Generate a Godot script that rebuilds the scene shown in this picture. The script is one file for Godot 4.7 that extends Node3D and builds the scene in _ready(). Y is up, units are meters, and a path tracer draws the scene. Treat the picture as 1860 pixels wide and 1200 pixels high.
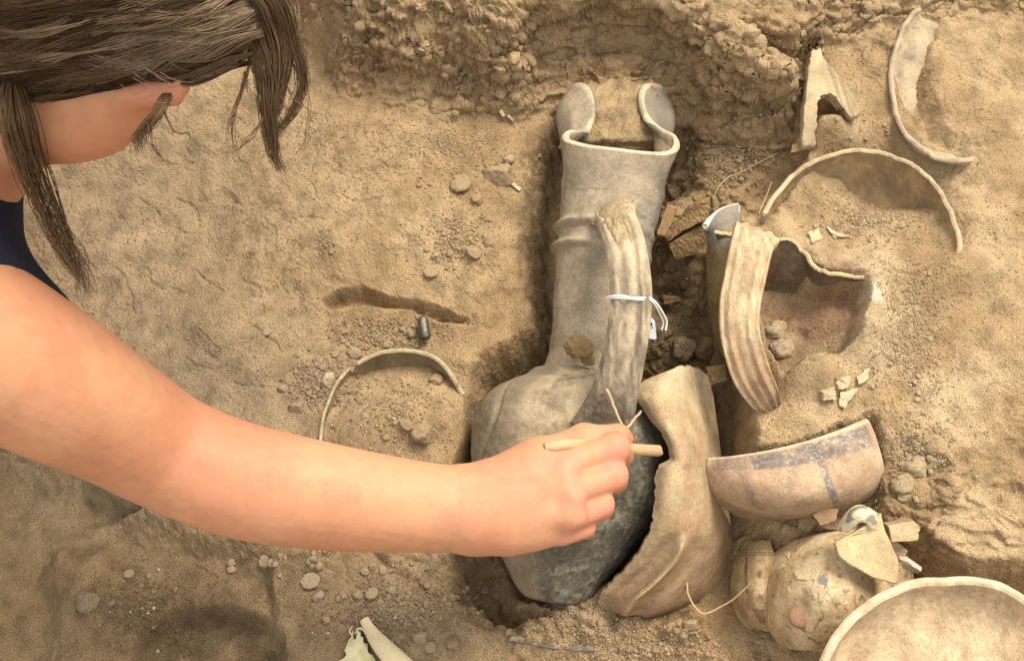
extends Node3D
# A hand works at a half excavated jug among broken pots: built in metres, y up, the trench floor leaning a little towards the viewer.

const FOCAL := 2239.2
const TILT := 0.15
const PITCH := 1.0123
const CAM := Vector3(0.0, 0.933, 0.583)

var noise := FastNoiseLite.new()
var cellular := FastNoiseLite.new()
var rng := RandomNumberGenerator.new()
var M := {}
var used := {}

# ---------------------------------------------------------------- laying out: a line of sight met with the leaning floor, h metres above it
func P(px: float, py: float, h := 0.0) -> Vector3:
	var x := (px - 930.0) / FOCAL
	var y := (600.0 - py) / FOCAL
	var d := Vector3(x, -sin(PITCH) + y * cos(PITCH), -cos(PITCH) - y * sin(PITCH))
	var t := (h - CAM.y - TILT * CAM.z) / (d.y + TILT * d.z)
	return CAM + d * t

func size_at(p: Vector3, px: float) -> float:
	return px * (p - CAM).dot(Vector3(0, -sin(PITCH), -cos(PITCH))) / FOCAL

func nz(p: Vector3, f: float, off := 0.0) -> float:
	return noise.get_noise_3d(p.x * f + off, p.y * f + off * 1.7, p.z * f - off)

func cel(p: Vector3, f: float, off := 0.0) -> float:
	return cellular.get_noise_3d(p.x * f + off, p.y * f, p.z * f - off)

func mixc(a: Color, b: Color, t: float) -> Color:
	return a.lerp(b, clampf(t, 0.0, 1.0))

func ss(a: float, b: float, x: float) -> float:
	return smoothstep(a, b, x)

# ---------------------------------------------------------------- things, parts, meshes
func numbered(called: String) -> String:
	var k: int = used.get(called, 0)
	used[called] = k + 1
	return called if k == 0 else "%s_%03d" % [called, k]

func tag(o: Node3D, label: String, category: String, group := "", kind := "") -> Node3D:
	if label: o.set_meta("label", label)
	if category: o.set_meta("category", category)
	if group: o.set_meta("group", group)
	if kind: o.set_meta("kind", kind)
	return o

func thing(called: String, base: Vector3, label: String, category: String, group := "") -> Node3D:
	var o := Node3D.new()
	o.name = numbered(called)
	add_child(o)
	o.position = base
	return tag(o, label, category, group)

class Shape:
	var v := PackedVector3Array()
	var c := PackedColorArray()
	var f := PackedInt32Array()
	func add(p: Vector3, col: Color) -> int:
		v.append(p)
		c.append(col)
		return v.size() - 1
	func tri(a: int, b: int, d: int) -> void:
		f.append(a)
		f.append(b)
		f.append(d)
	func quad_to(a: int, b: int, d: int, e: int, way: Vector3) -> void:
		var n := (v[d] - v[a]).cross(v[b] - v[a])
		if n.dot(way) < 0.0:
			tri(a, d, b)
			tri(a, e, d)
		else:
			tri(a, b, d)
			tri(a, d, e)
	func normals() -> PackedVector3Array:
		var n := PackedVector3Array()
		n.resize(v.size())
		for k in range(0, f.size(), 3):
			var a := f[k]
			var b := f[k + 1]
			var d := f[k + 2]
			var w := (v[d] - v[a]).cross(v[b] - v[a])
			n[a] += w
			n[b] += w
			n[d] += w
		for k in n.size():
			n[k] = n[k].normalized() if n[k].length_squared() > 0.0 else Vector3.UP
		return n
	func box() -> AABB:
		var b := AABB(v[0], Vector3.ZERO)
		for p in v:
			b = b.expand(p)
		return b

func mesh_of(s: Shape, base: Vector3, m: Material, flat := false) -> ArrayMesh:
	var a := []
	a.resize(Mesh.ARRAY_MAX)
	var v := PackedVector3Array()
	if flat:
		var c := PackedColorArray()
		var n := PackedVector3Array()
		for k in range(0, s.f.size(), 3):
			var w := (s.v[s.f[k + 2]] - s.v[s.f[k]]).cross(s.v[s.f[k + 1]] - s.v[s.f[k]]).normalized()
			for j in 3:
				v.append(s.v[s.f[k + j]] - base)
				c.append(s.c[s.f[k + j]])
				n.append(w)
		a[Mesh.ARRAY_COLOR] = c
		a[Mesh.ARRAY_NORMAL] = n
	else:
		v.resize(s.v.size())
		for k in v.size():
			v[k] = s.v[k] - base
		a[Mesh.ARRAY_COLOR] = s.c
		a[Mesh.ARRAY_NORMAL] = s.normals()
		a[Mesh.ARRAY_INDEX] = s.f
	a[Mesh.ARRAY_VERTEX] = v
	var me := ArrayMesh.new()
	me.add_surface_from_arrays(Mesh.PRIMITIVE_TRIANGLES, a)
	me.surface_set_material(0, m)
	return me

func foot(s: Shape) -> Vector3:
	var b := s.box()
	return Vector3(b.position.x + b.size.x / 2, b.position.y, b.position.z + b.size.z / 2)

# one named mesh: a part of "parent", or a thing that is one mesh when there is no parent
func put(called: String, s: Shape, m: Material, parent: Node3D = null, flat := false) -> MeshInstance3D:
	var o := MeshInstance3D.new()
	if parent == null:
		var base := foot(s)
		o.name = numbered(called)
		o.mesh = mesh_of(s, base, m, flat)
		add_child(o)
		o.position = base
	else:
		var base := parent.position
		var up := parent.get_parent()
		while up != self:
			base += up.position
			up = up.get_parent()
		o.name = called
		o.mesh = mesh_of(s, base, m, flat)
		parent.add_child(o, true)
	return o

# ---------------------------------------------------------------- curves and surfaces
func cr(a: Vector3, b: Vector3, c: Vector3, d: Vector3, t: float) -> Vector3:
	return b.cubic_interpolate(c, a, d, t)

func along(pts: PackedVector3Array, n: int) -> PackedVector3Array:
	var r := PackedVector3Array()
	var last := pts.size() - 1
	for k in n:
		var x := float(k) / (n - 1) * last
		var i := mini(int(x), last - 1)
		var a := pts[i - 1] if i > 0 else pts[0] * 2.0 - pts[1]
		var d := pts[i + 2] if i + 2 <= last else pts[last] * 2.0 - pts[last - 1]
		r.append(cr(a, pts[i], pts[i + 1], d, x - i))
	return r

func path(list: Array, n: int) -> PackedVector3Array:
	var p := PackedVector3Array()
	for q in list:
		p.append(P(q[0], q[1], q[2]))
	return along(p, n)

func dense(rows: Array, nu: int, nv: int) -> Array:
	var wide := []
	for r in rows:
		wide.append(along(r, nv))
	var cols := []
	for j in nv:
		var col := PackedVector3Array()
		for r in wide:
			col.append(r[j])
		cols.append(along(col, nu))
	var out := []
	for i in nu:
		var r := PackedVector3Array()
		for j in nv:
			r.append(cols[j][i])
		out.append(r)
	return out

# rows of [left x, y, h, right x, y, h, bulge, middle dx, dy] make a curved sheet
func sheet(list: Array, nu: int, nv: int) -> Array:
	var rows := []
	for q in list:
		var r := PackedVector3Array()
		for k in 9:
			var t := k / 8.0
			var w := sin(PI * t)
			var mx: float = q[7] * w if q.size() > 7 else 0.0
			var my: float = q[8] * w if q.size() > 8 else 0.0
			r.append(P(lerpf(q[0], q[3], t) + mx, lerpf(q[1], q[4], t) + my, lerpf(q[2], q[5], t) + q[6] * pow(w, 0.9)))
		rows.append(r)
	return dense(rows, nu, nv)

# broken edges: sides are t(op) b(ottom) l(eft) r(ight)
func jag(rows: Array, sides: String, amp: float, freq: float, off: float) -> void:
	var nu := rows.size()
	var nv: int = rows[0].size()
	for s in sides:
		var across := s == "l" or s == "r"
		for k in (nu if across else nv):
			var at: Vector3
			var inward: Vector3
			if s == "t": at = rows[0][k]; inward = rows[mini(3, nu - 1)][k] - at
			elif s == "b": at = rows[nu - 1][k]; inward = rows[maxi(nu - 4, 0)][k] - at
			elif s == "l": at = rows[k][0]; inward = rows[k][mini(3, nv - 1)] - at
			else: at = rows[k][nv - 1]; inward = rows[k][maxi(nv - 4, 0)] - at
			var w := amp * (nz(at, freq, off) + 0.6 * absf(nz(at, freq * 2.7, off + 9.0)))
			var reach := (nv if across else nu) / 5
			for q in reach:
				var fall := w * (1.0 - float(q) / reach)
				if s == "t": rows[q][k] += inward.normalized() * fall
				elif s == "b": rows[nu - 1 - q][k] += inward.normalized() * fall
				elif s == "l": rows[k][q] += inward.normalized() * fall
				else: rows[k][nv - 1 - q] += inward.normalized() * fall

# a sheet with thickness; paint is asked (point, u, v, side) with side 0 outside, 1 inside, 2 the edge
func shell(s: Shape, rows: Array, th: float, paint: Callable, towards: Vector3, inside := false, closed := false) -> void:
	var nu := rows.size()
	var nv: int = rows[0].size()
	var nn := []
	var vote := 0.0
	for i in nu:
		var r := PackedVector3Array()
		for j in nv:
			var du: Vector3 = rows[mini(i + 1, nu - 1)][j] - rows[maxi(i - 1, 0)][j]
			var dv: Vector3
			if closed:
				dv = rows[i][(j + 1) % nv] - rows[i][(j + nv - 1) % nv]
			else:
				dv = rows[i][mini(j + 1, nv - 1)] - rows[i][maxi(j - 1, 0)]
			var n := du.cross(dv).normalized()
			r.append(n)
			vote += n.dot(towards - rows[i][j]) * (-1.0 if inside else 1.0)
		nn.append(r)
	var sg := 1.0 if vote >= 0.0 else -1.0
	var outer := s.v.size()
	for i in nu:
		for j in nv:
			s.add(rows[i][j], paint.call(rows[i][j], float(i) / (nu - 1), float(j) / (nv - 1), 0))
	var inner := s.v.size()
	if th > 0.0:
		for i in nu:
			for j in nv:
				var p: Vector3 = rows[i][j] - nn[i][j] * sg * th
				s.add(p, paint.call(p, float(i) / (nu - 1), float(j) / (nv - 1), 1))
	for i in nu - 1:
		for j in (nv if closed else nv - 1):
			var j2 := (j + 1) % nv
			var a := i * nv + j
			var b := i * nv + j2
			var c := (i + 1) * nv + j2
			var d := (i + 1) * nv + j
			if sg > 0.0:
				s.tri(outer + a, outer + b, outer + c); s.tri(outer + a, outer + c, outer + d)
			else:
				s.tri(outer + a, outer + c, outer + b); s.tri(outer + a, outer + d, outer + c)
			if th > 0.0:
				if sg < 0.0:
					s.tri(inner + a, inner + b, inner + c); s.tri(inner + a, inner + c, inner + d)
				else:
					s.tri(inner + a, inner + c, inner + b); s.tri(inner + a, inner + d, inner + c)
	if th <= 0.0:
		return
	var loops := [[], []]
	for j in nv + (1 if closed else 0):
		loops[0].append([0, j % nv, mini(2, nu - 1), j % nv])
		loops[1].append([nu - 1, j % nv, maxi(nu - 3, 0), j % nv])
	if not closed:
		loops.append([])
		loops.append([])
		for i in nu:
			loops[2].append([i, 0, i, 2])
			loops[3].append([i, nv - 1, i, nv - 3])
	for loop in loops:
		var rings := []
		var ways := []
		for q in loop:
			var o: Vector3 = rows[q[0]][q[1]]
			var w: Vector3 = (o - rows[q[2]][q[3]]).normalized()
			var n: Vector3 = nn[q[0]][q[1]] * sg
			var u := float(q[0]) / (nu - 1)
			var vv := float(q[1]) / (nv - 1)
			var now := []
			for k in 5:
				var g := k / 4.0
				var p := o - n * th * g + w * th * 0.42 * sin(PI * g)
				now.append(s.add(p, paint.call(p, u, vv, 2)))
			rings.append(now)
			ways.append(w)
		var sum := 0.0
		for i in rings.size() - 1:
			var a: Vector3 = s.v[rings[i][2]]
			sum += (s.v[rings[i + 1][3]] - a).cross(s.v[rings[i + 1][2]] - a).dot(ways[i])
		for i in rings.size() - 1:
			for k in 4:
				if sum >= 0.0:
					s.tri(rings[i][k], rings[i + 1][k], rings[i + 1][k + 1]); s.tri(rings[i][k], rings[i + 1][k + 1], rings[i][k + 1])
				else:
					s.tri(rings[i][k], rings[i + 1][k + 1], rings[i + 1][k]); s.tri(rings[i][k], rings[i][k + 1], rings[i + 1][k + 1])
		if not closed:
			for now in [rings[0], rings[-1]]:
				for k in range(1, 4):
					s.tri(now[0], now[k], now[k + 1])

# how high a sheet stands under a point of the view
func top_of(rows: Array, px: float, py: float) -> float:
	var best := 1e9
	var h := 0.0
	var want := P(px, py, 0.0)
	var d := (want - CAM).normalized()
	for r in rows:
		for p in r:
			var e: float = (p - CAM).cross(d).length_squared()
			if e < best:
				best = e
				h = p.y + TILT * p.z
	return h

func tube(s: Shape, pts: PackedVector3Array, radii: Array, sides: int, col: Color, col2: Color, flatten := 1.0) -> void:
	var n := pts.size()
	var up := Vector3(0.2, 1, 0.3).normalized()
	var first := s.v.size()
	for i in n:
		var t := (pts[mini(i + 1, n - 1)] - pts[maxi(i - 1, 0)]).normalized()
		var x := t.cross(up).normalized()
		var y := x.cross(t).normalized()
		var q := float(i) / (n - 1) * (radii.size() - 1)
		var k := mini(int(q), radii.size() - 2)
		var r: float = lerpf(radii[k], radii[k + 1], q - k)
		for j in sides:
			var a := TAU * j / sides
			s.add(pts[i] + x * cos(a) * r + y * sin(a) * r * flatten, mixc(col, col2, float(i) / (n - 1)))
	for i in n - 1:
		for j in sides:
			var a := first + i * sides + j
			var b := first + i * sides + (j + 1) % sides
			s.tri(a, b, b + sides); s.tri(a, b + sides, a + sides)
	for e in 2:
		var at := 0 if e == 0 else n - 1
		var c := s.add(pts[at], col if e == 0 else col2)
		for j in sides:
			var a := first + at * sides + j
			var b := first + at * sides + (j + 1) % sides
			if e == 0: s.tri(c, b, a)
			else: s.tri(c, a, b)

# a strap handle with grooves along it
func strap(s: Shape, pts: PackedVector3Array, half: Array, th: float, ribs: int, groove: float, paint: Callable) -> void:
	var n := pts.size()
	var rows := []
	for i in n:
		var t := (pts[mini(i + 1, n - 1)] - pts[maxi(i - 1, 0)]).normalized()
		var up := (CAM - pts[i]).normalized()
		up = (up - t * up.dot(t)).normalized()
		var x := t.cross(up).normalized()
		var q := float(i) / (n - 1) * (half.size() - 1)
		var k := mini(int(q), half.size() - 2)
		var w := size_at(pts[i], lerpf(half[k], half[k + 1], q - k))
		var r := PackedVector3Array()
		for j in 60:
			var a := TAU * j / 60.0
			var cx := signf(cos(a)) * pow(absf(cos(a)), 0.75)
			var sy := signf(sin(a)) * pow(absf(sin(a)), 0.6)
			var y := sy * th * (1.0 + 0.18 * cx * cx) * (1.0 - 0.8 * ss(0.84, 1.0, float(i) / (n - 1)))
			if sy > 0.0:
				y += (groove * cos(cx * PI * ribs) - groove * 0.7 * nz(pts[i] * 0.3 + x * cx * 0.1, 60.0)) * ss(0.1, 0.85, sy)
			var p := pts[i] + x * cx * w + up * y
			r.append(p + up * 0.0007 * nz(p, 130.0, 3.0))
		rows.append(r)
	var mid := pts[n / 2]
	var first := s.v.size()
	for i in n:
		for j in 60:
			s.add(rows[i][j], paint.call(rows[i][j], float(i) / (n - 1), j / 60.0, 0))
	var vote := 0.0
	for j in 60:
		var q: Vector3 = rows[0][j]
		vote += (rows[1][(j + 1) % 60] - q).cross(rows[0][(j + 1) % 60] - q).dot(q - pts[0])
	var flip := vote < 0.0
	for i in n - 1:
		for j in 60:
			var a := first + i * 60 + j
			var b := first + i * 60 + (j + 1) % 60
			if flip:
				s.tri(a, b + 60, b); s.tri(a, a + 60, b + 60)
			else:
				s.tri(a, b, b + 60); s.tri(a, b + 60, a + 60)
	for e in 2:
		var at := 0 if e == 0 else n - 1
		var c := s.add(pts[at], paint.call(pts[at], float(e), 0.0, 2))
		for j in 60:
			var a := first + at * 60 + j
			var b := first + at * 60 + (j + 1) % 60
			s.quad_to(c, a, b, b, pts[at] - pts[n / 2])

# a flat broken piece: an outline of [x, y, h] with thickness below it
func slab(s: Shape, list: Array, th: float, top: Color, edge: Color, rough := 0.0006) -> void:
	var flat := PackedVector2Array()
	var up := PackedVector3Array()
	var count := list.size()
	for k in count:
		var a: Array = list[k]
		var b: Array = list[(k + 1) % count]
		for j in 4:
			var t := j / 4.0
			var p := P(lerpf(a[0], b[0], t), lerpf(a[1], b[1], t), lerpf(a[2], b[2], t))
			if j: p += Vector3(nz(p, 160.0, 4.0), 0, nz(p, 160.0, 8.0)) * rough * 2.0
			up.append(p)
			flat.append(Vector2(p.x, p.z))
	var n := up.size()
	var middle := Vector3.ZERO
	for p in up: middle += p / n
	var normal := Vector3.ZERO
	for k in n: normal += (up[k] - middle).cross(up[(k + 1) % n] - middle)
	normal = normal.normalized()
	if normal.y < 0: normal = -normal
	var ring := []
	for g in 5:
		var r := []
		var drop: float = [0.0, 0.0, 0.25, 0.75, 1.0][g] * th
		var pull: float = [0.95, 0.985, 1.0, 1.0, 0.98][g]
		for p in up:
			r.append(s.add(middle + (p - middle) * pull - normal * (drop - (0.1 * th if g == 0 else 0.0)), top if g < 2 else mixc(edge, edge * 0.85, nz(p, 200.0) * 0.5 + 0.5)))
		ring.append(r)
	for g in 4:
		for k in n:
			var w := up[k] - middle + normal * (th if g == 0 else 0.0)
			s.quad_to(ring[g][k], ring[g][(k + 1) % n], ring[g + 1][(k + 1) % n], ring[g + 1][k], w)
	var fan := Geometry2D.triangulate_polygon(flat)
	for e in 2:
		var r: Array = ring[0] if e == 0 else ring[4]
		for k in range(0, fan.size(), 3):
			s.quad_to(r[fan[k]], r[fan[k + 1]], r[fan[k + 2]], r[fan[k + 2]], normal if e == 0 else -normal)

# a lump of stone or dry earth round the origin, about one unit in radius
func lump(seed_at: float, detail: int, edgy: float, squash := Vector3.ONE) -> Shape:
	var s := Shape.new()
	var nu := detail
	var nv := detail * 2
	for i in nu + 1:
		for j in nv:
			var a := PI * i / nu
			var b := TAU * j / nv
			var d := Vector3(sin(a) * cos(b), cos(a), sin(a) * sin(b))
			var r := 1.0 + 0.26 * nz(d, 0.9, seed_at)
			for k in 7:  # cut by a few planes, so that it has facets
				var w := Vector3(sin(seed_at * 3.1 + k * 2.4), cos(seed_at + k * 1.9), sin(seed_at * 1.7 + k * 4.4)).normalized()
				var lim := 0.78 + 0.16 * sin(seed_at * 7.0 + k * 3.0)
				var q := d.dot(w) * r
				if q > lim:
					r = lerpf(r, r * lim / q, edgy)
			r += 0.13 * nz(d, 2.2, seed_at + 5.0) + 0.10 * nz(d, 5.0, seed_at)
			s.add(d * r * squash, Color.WHITE)
	for i in nu:
		for j in nv:
			var a := i * nv + j
			var b := i * nv + (j + 1) % nv
			if i > 0: s.quad_to(a, b, b + nv, b + nv, s.v[a] + s.v[b])
			if i < nu - 1: s.quad_to(a, b + nv, a + nv, a + nv, s.v[a] + s.v[b + nv])
	# weld the poles
	for j in nv:
		s.v[j] = s.v[0]
		s.v[nu * nv + j] = s.v[nu * nv]
	return s

# ---------------------------------------------------------------- a body: tapered bones joined with a smooth minimum, meshed as surface nets
func bones_mesh(s: Shape, bones: Array, cell: float, paint: Callable) -> void:
	var lo := Vector3(9, 9, 9)
	var hi := -lo
	for b in bones:
		var r: float = maxf(b[2], b[3]) + 3 * cell
		for e in 2:
			lo = lo.min(b[e] - Vector3.ONE * r)
			hi = hi.max(b[e] + Vector3.ONE * r)
	var nx := int((hi.x - lo.x) / cell) + 2
	var ny := int((hi.y - lo.y) / cell) + 2
	var nzz := int((hi.z - lo.z) / cell) + 2
	var field := PackedFloat32Array()
	field.resize(nx * ny * nzz)
	field.fill(1.0)
	for b in bones:
		var a: Vector3 = b[0]
		var ab: Vector3 = b[1] - a
		var ra: float = b[2]
		var rb: float = b[3]
		var k: float = b[4]
		var inv := 1.0 / maxf(ab.length_squared(), 1e-9)
		var reach := maxf(ra, rb) + maxf(k, 2.5 * cell)
		var l: Vector3 = (a.min(b[1]) - Vector3.ONE * reach - lo) / cell
		var h: Vector3 = (a.max(b[1]) + Vector3.ONE * reach - lo) / cell
		for z in range(maxi(int(l.z), 0), mini(int(h.z) + 2, nzz)):
			for y in range(maxi(int(l.y), 0), mini(int(h.y) + 2, ny)):
				var at := (z * ny + y) * nx
				for x in range(maxi(int(l.x), 0), mini(int(h.x) + 2, nx)):
					var p := lo + Vector3(x, y, z) * cell - a
					var t := clampf(p.dot(ab) * inv, 0.0, 1.0)
					var d := (p - ab * t).length() - lerpf(ra, rb, t)
					var o := field[at + x]
					var g := k - absf(o - d)
					field[at + x] = minf(o, d) - (g * g / k * 0.25 if g > 0.0 else 0.0)
	var id := PackedInt32Array()
	id.resize(field.size())
	id.fill(-1)
	var step := [0, 1, nx, nx + 1, nx * ny, nx * ny + 1, nx * ny + nx, nx * ny + nx + 1]
	var near := cell * 1.8
	for z in nzz - 1:
		for y in ny - 1:
			for x in nx - 1:
				var at := (z * ny + y) * nx + x
				if absf(field[at]) > near:
					continue
				var mask := 0
				for q in 8:
					if field[at + step[q]] < 0.0: mask |= 1 << q
				if mask == 0 or mask == 255:
					continue
				var sum := Vector3.ZERO
				var n := 0
				for q in 8:
					for bit in [1, 2, 4]:
						var q2: int = q | bit
						if q2 != q and ((mask >> q) & 1) != ((mask >> q2) & 1):
							var f0 := field[at + step[q]]
							var f1 := field[at + step[q2]]
							var t := f0 / (f0 - f1)
							var c0 := Vector3(q & 1, (q >> 1) & 1, (q >> 2) & 1)
							sum += c0 + (Vector3(q2 & 1, (q2 >> 1) & 1, (q2 >> 2) & 1) - c0) * t
							n += 1
				var p := lo + (Vector3(x, y, z) + sum / n) * cell
				id[at] = s.add(p, paint.call(p))
	var ox := [1, nx, nx * ny]
	for z in range(1, nzz - 1):
		for y in range(1, ny - 1):
			for x in range(1, nx - 1):
				var at := (z * ny + y) * nx + x
				var f0 := field[at]
				if absf(f0) > near:
					continue
				for ax in 3:
					var f1 := field[at + ox[ax]]
					if (f0 < 0.0) == (f1 < 0.0):
						continue
					var u: int = ox[(ax + 1) % 3]
					var w: int = ox[(ax + 2) % 3]
					var c0 := id[at - u - w]
					var c1 := id[at - w]
					var c2 := id[at]
					var c3 := id[at - u]
					if c0 < 0 or c1 < 0 or c2 < 0 or c3 < 0:
						continue
					if f0 < 0.0:
						s.tri(c0, c3, c2); s.tri(c0, c2, c1)
					else:
						s.tri(c0, c2, c3); s.tri(c0, c1, c2)

# ---------------------------------------------------------------- materials
func ramp(stops: Array) -> Gradient:
	var g := Gradient.new()
	var o := PackedFloat32Array()
	var c := PackedColorArray()
	for q in stops:
		o.append(q[0])
		c.append(Color(q[1], q[1], q[1]) if q.size() == 2 else Color(q[1], q[2], q[3]))
	g.offsets = o
	g.colors = c
	return g

func noise_map(kind: int, freq: float, octaves: int, sd: int, side := 1024, stops := [], bumpy := 0.0) -> NoiseTexture2D:
	var n := FastNoiseLite.new()
	n.noise_type = kind
	n.frequency = freq
	n.fractal_octaves = octaves
	n.seed = sd
	if kind == FastNoiseLite.TYPE_CELLULAR:
		n.cellular_return_type = FastNoiseLite.RETURN_DISTANCE
		n.fractal_type = FastNoiseLite.FRACTAL_FBM if octaves > 1 else FastNoiseLite.FRACTAL_NONE
	var t := NoiseTexture2D.new()
	t.width = side
	t.height = side
	t.seamless = true
	t.noise = n
	if stops: t.color_ramp = ramp(stops)
	if bumpy > 0.0:
		t.as_normal_map = true
		t.bump_strength = bumpy
	return t

func matte(rough: float, tint: Texture2D, tint_scale: float, relief: Texture2D, depth_cm: float, fine: Texture2D = null, fine_amount := 0.5) -> StandardMaterial3D:
	var m := StandardMaterial3D.new()
	m.vertex_color_use_as_albedo = true
	m.roughness = rough
	m.metallic_specular = 0.3
	m.uv1_triplanar = true
	m.uv1_triplanar_sharpness = 4.0
	m.uv1_scale = Vector3.ONE * tint_scale
	m.albedo_texture = tint
	if relief:
		m.heightmap_enabled = true
		m.heightmap_texture = relief
		m.heightmap_scale = depth_cm
	if fine:
		m.normal_enabled = true
		m.normal_texture = fine
		m.normal_scale = fine_amount
	return m

func make_materials() -> void:
	var grit := noise_map(FastNoiseLite.TYPE_SIMPLEX_SMOOTH, 0.012, 7, 11, 1024, [[0.0, 0.78], [0.3, 0.88], [0.5, 0.94], [0.7, 0.98], [1.0, 1.0]])
	var grains := noise_map(FastNoiseLite.TYPE_SIMPLEX_SMOOTH, 0.055, 5, 5, 1024)
	var crust := noise_map(FastNoiseLite.TYPE_SIMPLEX_SMOOTH, 0.09, 4, 21, 1024, [], 5.0)
	M.soil = matte(0.95, grit, 3.1, grains, 0.09, crust, 0.32)
	M.clod = matte(0.95, grit, 4.3, grains, 0.2, crust, 0.5)
	for q in [[M.soil, 0.22, 61, 0.62, 0.8, 0.93], [M.clod, 0.16, 62, 0.7, 0.85, 0.94]]:
		q[0].detail_enabled = true
		q[0].detail_blend_mode = BaseMaterial3D.BLEND_MODE_MUL
		q[0].detail_albedo = noise_map(FastNoiseLite.TYPE_SIMPLEX_SMOOTH, q[1], 3, q[2], 1024, [[0.0, q[3] * 0.85], [0.25, q[3]], [0.42, q[4]], [0.6, q[5]], [1.0, 1.0]])
	var worn := noise_map(FastNoiseLite.TYPE_SIMPLEX_SMOOTH, 0.008, 7, 31, 1024, [[0.0, 0.8], [0.3, 0.88], [0.5, 0.94], [0.7, 0.98], [1.0, 1.0]])
	var scuffs := noise_map(FastNoiseLite.TYPE_SIMPLEX_SMOOTH, 0.03, 6, 41, 1024)
	M.pot = matte(0.85, worn, 3.7, scuffs, 0.07)
	M.pot.detail_enabled = true
	M.pot.detail_blend_mode = BaseMaterial3D.BLEND_MODE_MUL
	M.pot.detail_albedo = noise_map(FastNoiseLite.TYPE_SIMPLEX_SMOOTH, 0.13, 4, 63, 1024, [[0.0, 0.68], [0.3, 0.88], [0.5, 0.96], [1.0, 1.0]])
	var streaks := noise_map(FastNoiseLite.TYPE_SIMPLEX_SMOOTH, 0.01, 6, 51, 1024, [[0.0, 0.94], [0.5, 0.98], [1.0, 1.0]])
	var pores := noise_map(FastNoiseLite.TYPE_CELLULAR, 0.05, 2, 61, 512)
	M.skin = matte(0.52, streaks, 7.0, pores, -0.022, crust, 0.12)
	M.skin.subsurf_scatter_enabled = true
	M.skin.subsurf_scatter_strength = 0.08
	M.skin.metallic_specular = 0.3
	M.hair = matte(0.62, streaks, 3.0, null, 0.0)
	M.hair.metallic_specular = 0.2
	var weave := noise_map(FastNoiseLite.TYPE_CELLULAR, 0.12, 1, 71, 512)
	M.cloth = matte(0.95, streaks, 12.0, weave, -0.04)
	M.wood = matte(0.7, streaks, 9.0, scuffs, 0.03)
	M.paper = matte(0.8, streaks, 9.0, null, 0.0)
	M.metal = matte(0.38, worn, 20.0, scuffs, 0.03)
	M.metal.metallic = 0.7

# ---------------------------------------------------------------- the excavated earth: one fine sheet of heights, with a coarse rim that runs on to the horizon
const X0 := -0.62
const Z0 := -0.56
const CELL := 0.0011
const NX := 1128
const NZ := 880
const FINE := CELL / 0.0016
var H := PackedFloat32Array()
var grey := PackedFloat32Array()
var dark := PackedFloat32Array()  # weight of the shade painted into the earth colour
var pale := PackedFloat32Array()
var burnt := PackedFloat32Array()
var rough := PackedFloat32Array()
var lip := PackedFloat32Array()

func cell_at(p: Vector3) -> Vector2:
	return Vector2((p.x - X0) / CELL, (p.z - Z0) / CELL)

func dab(w: PackedFloat32Array, px: float, py: float, rx: float, ry: float, amount: float, h0 := 0.0, rag := 0.0) -> PackedFloat32Array:
	var p := P(px, py, h0)
	var c := cell_at(p)
	var sx := size_at(p, rx) / CELL
	var sz := size_at(p, ry) / CELL * 1.1
	for j in range(maxi(int(c.y - sz * 1.3), 0), mini(int(c.y + sz * 1.3) + 1, NZ)):
		for i in range(maxi(int(c.x - sx * 1.3), 0), mini(int(c.x + sx * 1.3) + 1, NX)):
			var d := Vector2((i - c.x) / sx, (j - c.y) / sz).length()
			if rag > 0.0:
				d += rag * noise.get_noise_2d(i * 0.024 + px, j * 0.024)
			if d < 1.0:
				var q := 1.0 - d * d
				w[j * NX + i] += amount * q * q
	return w

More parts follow.
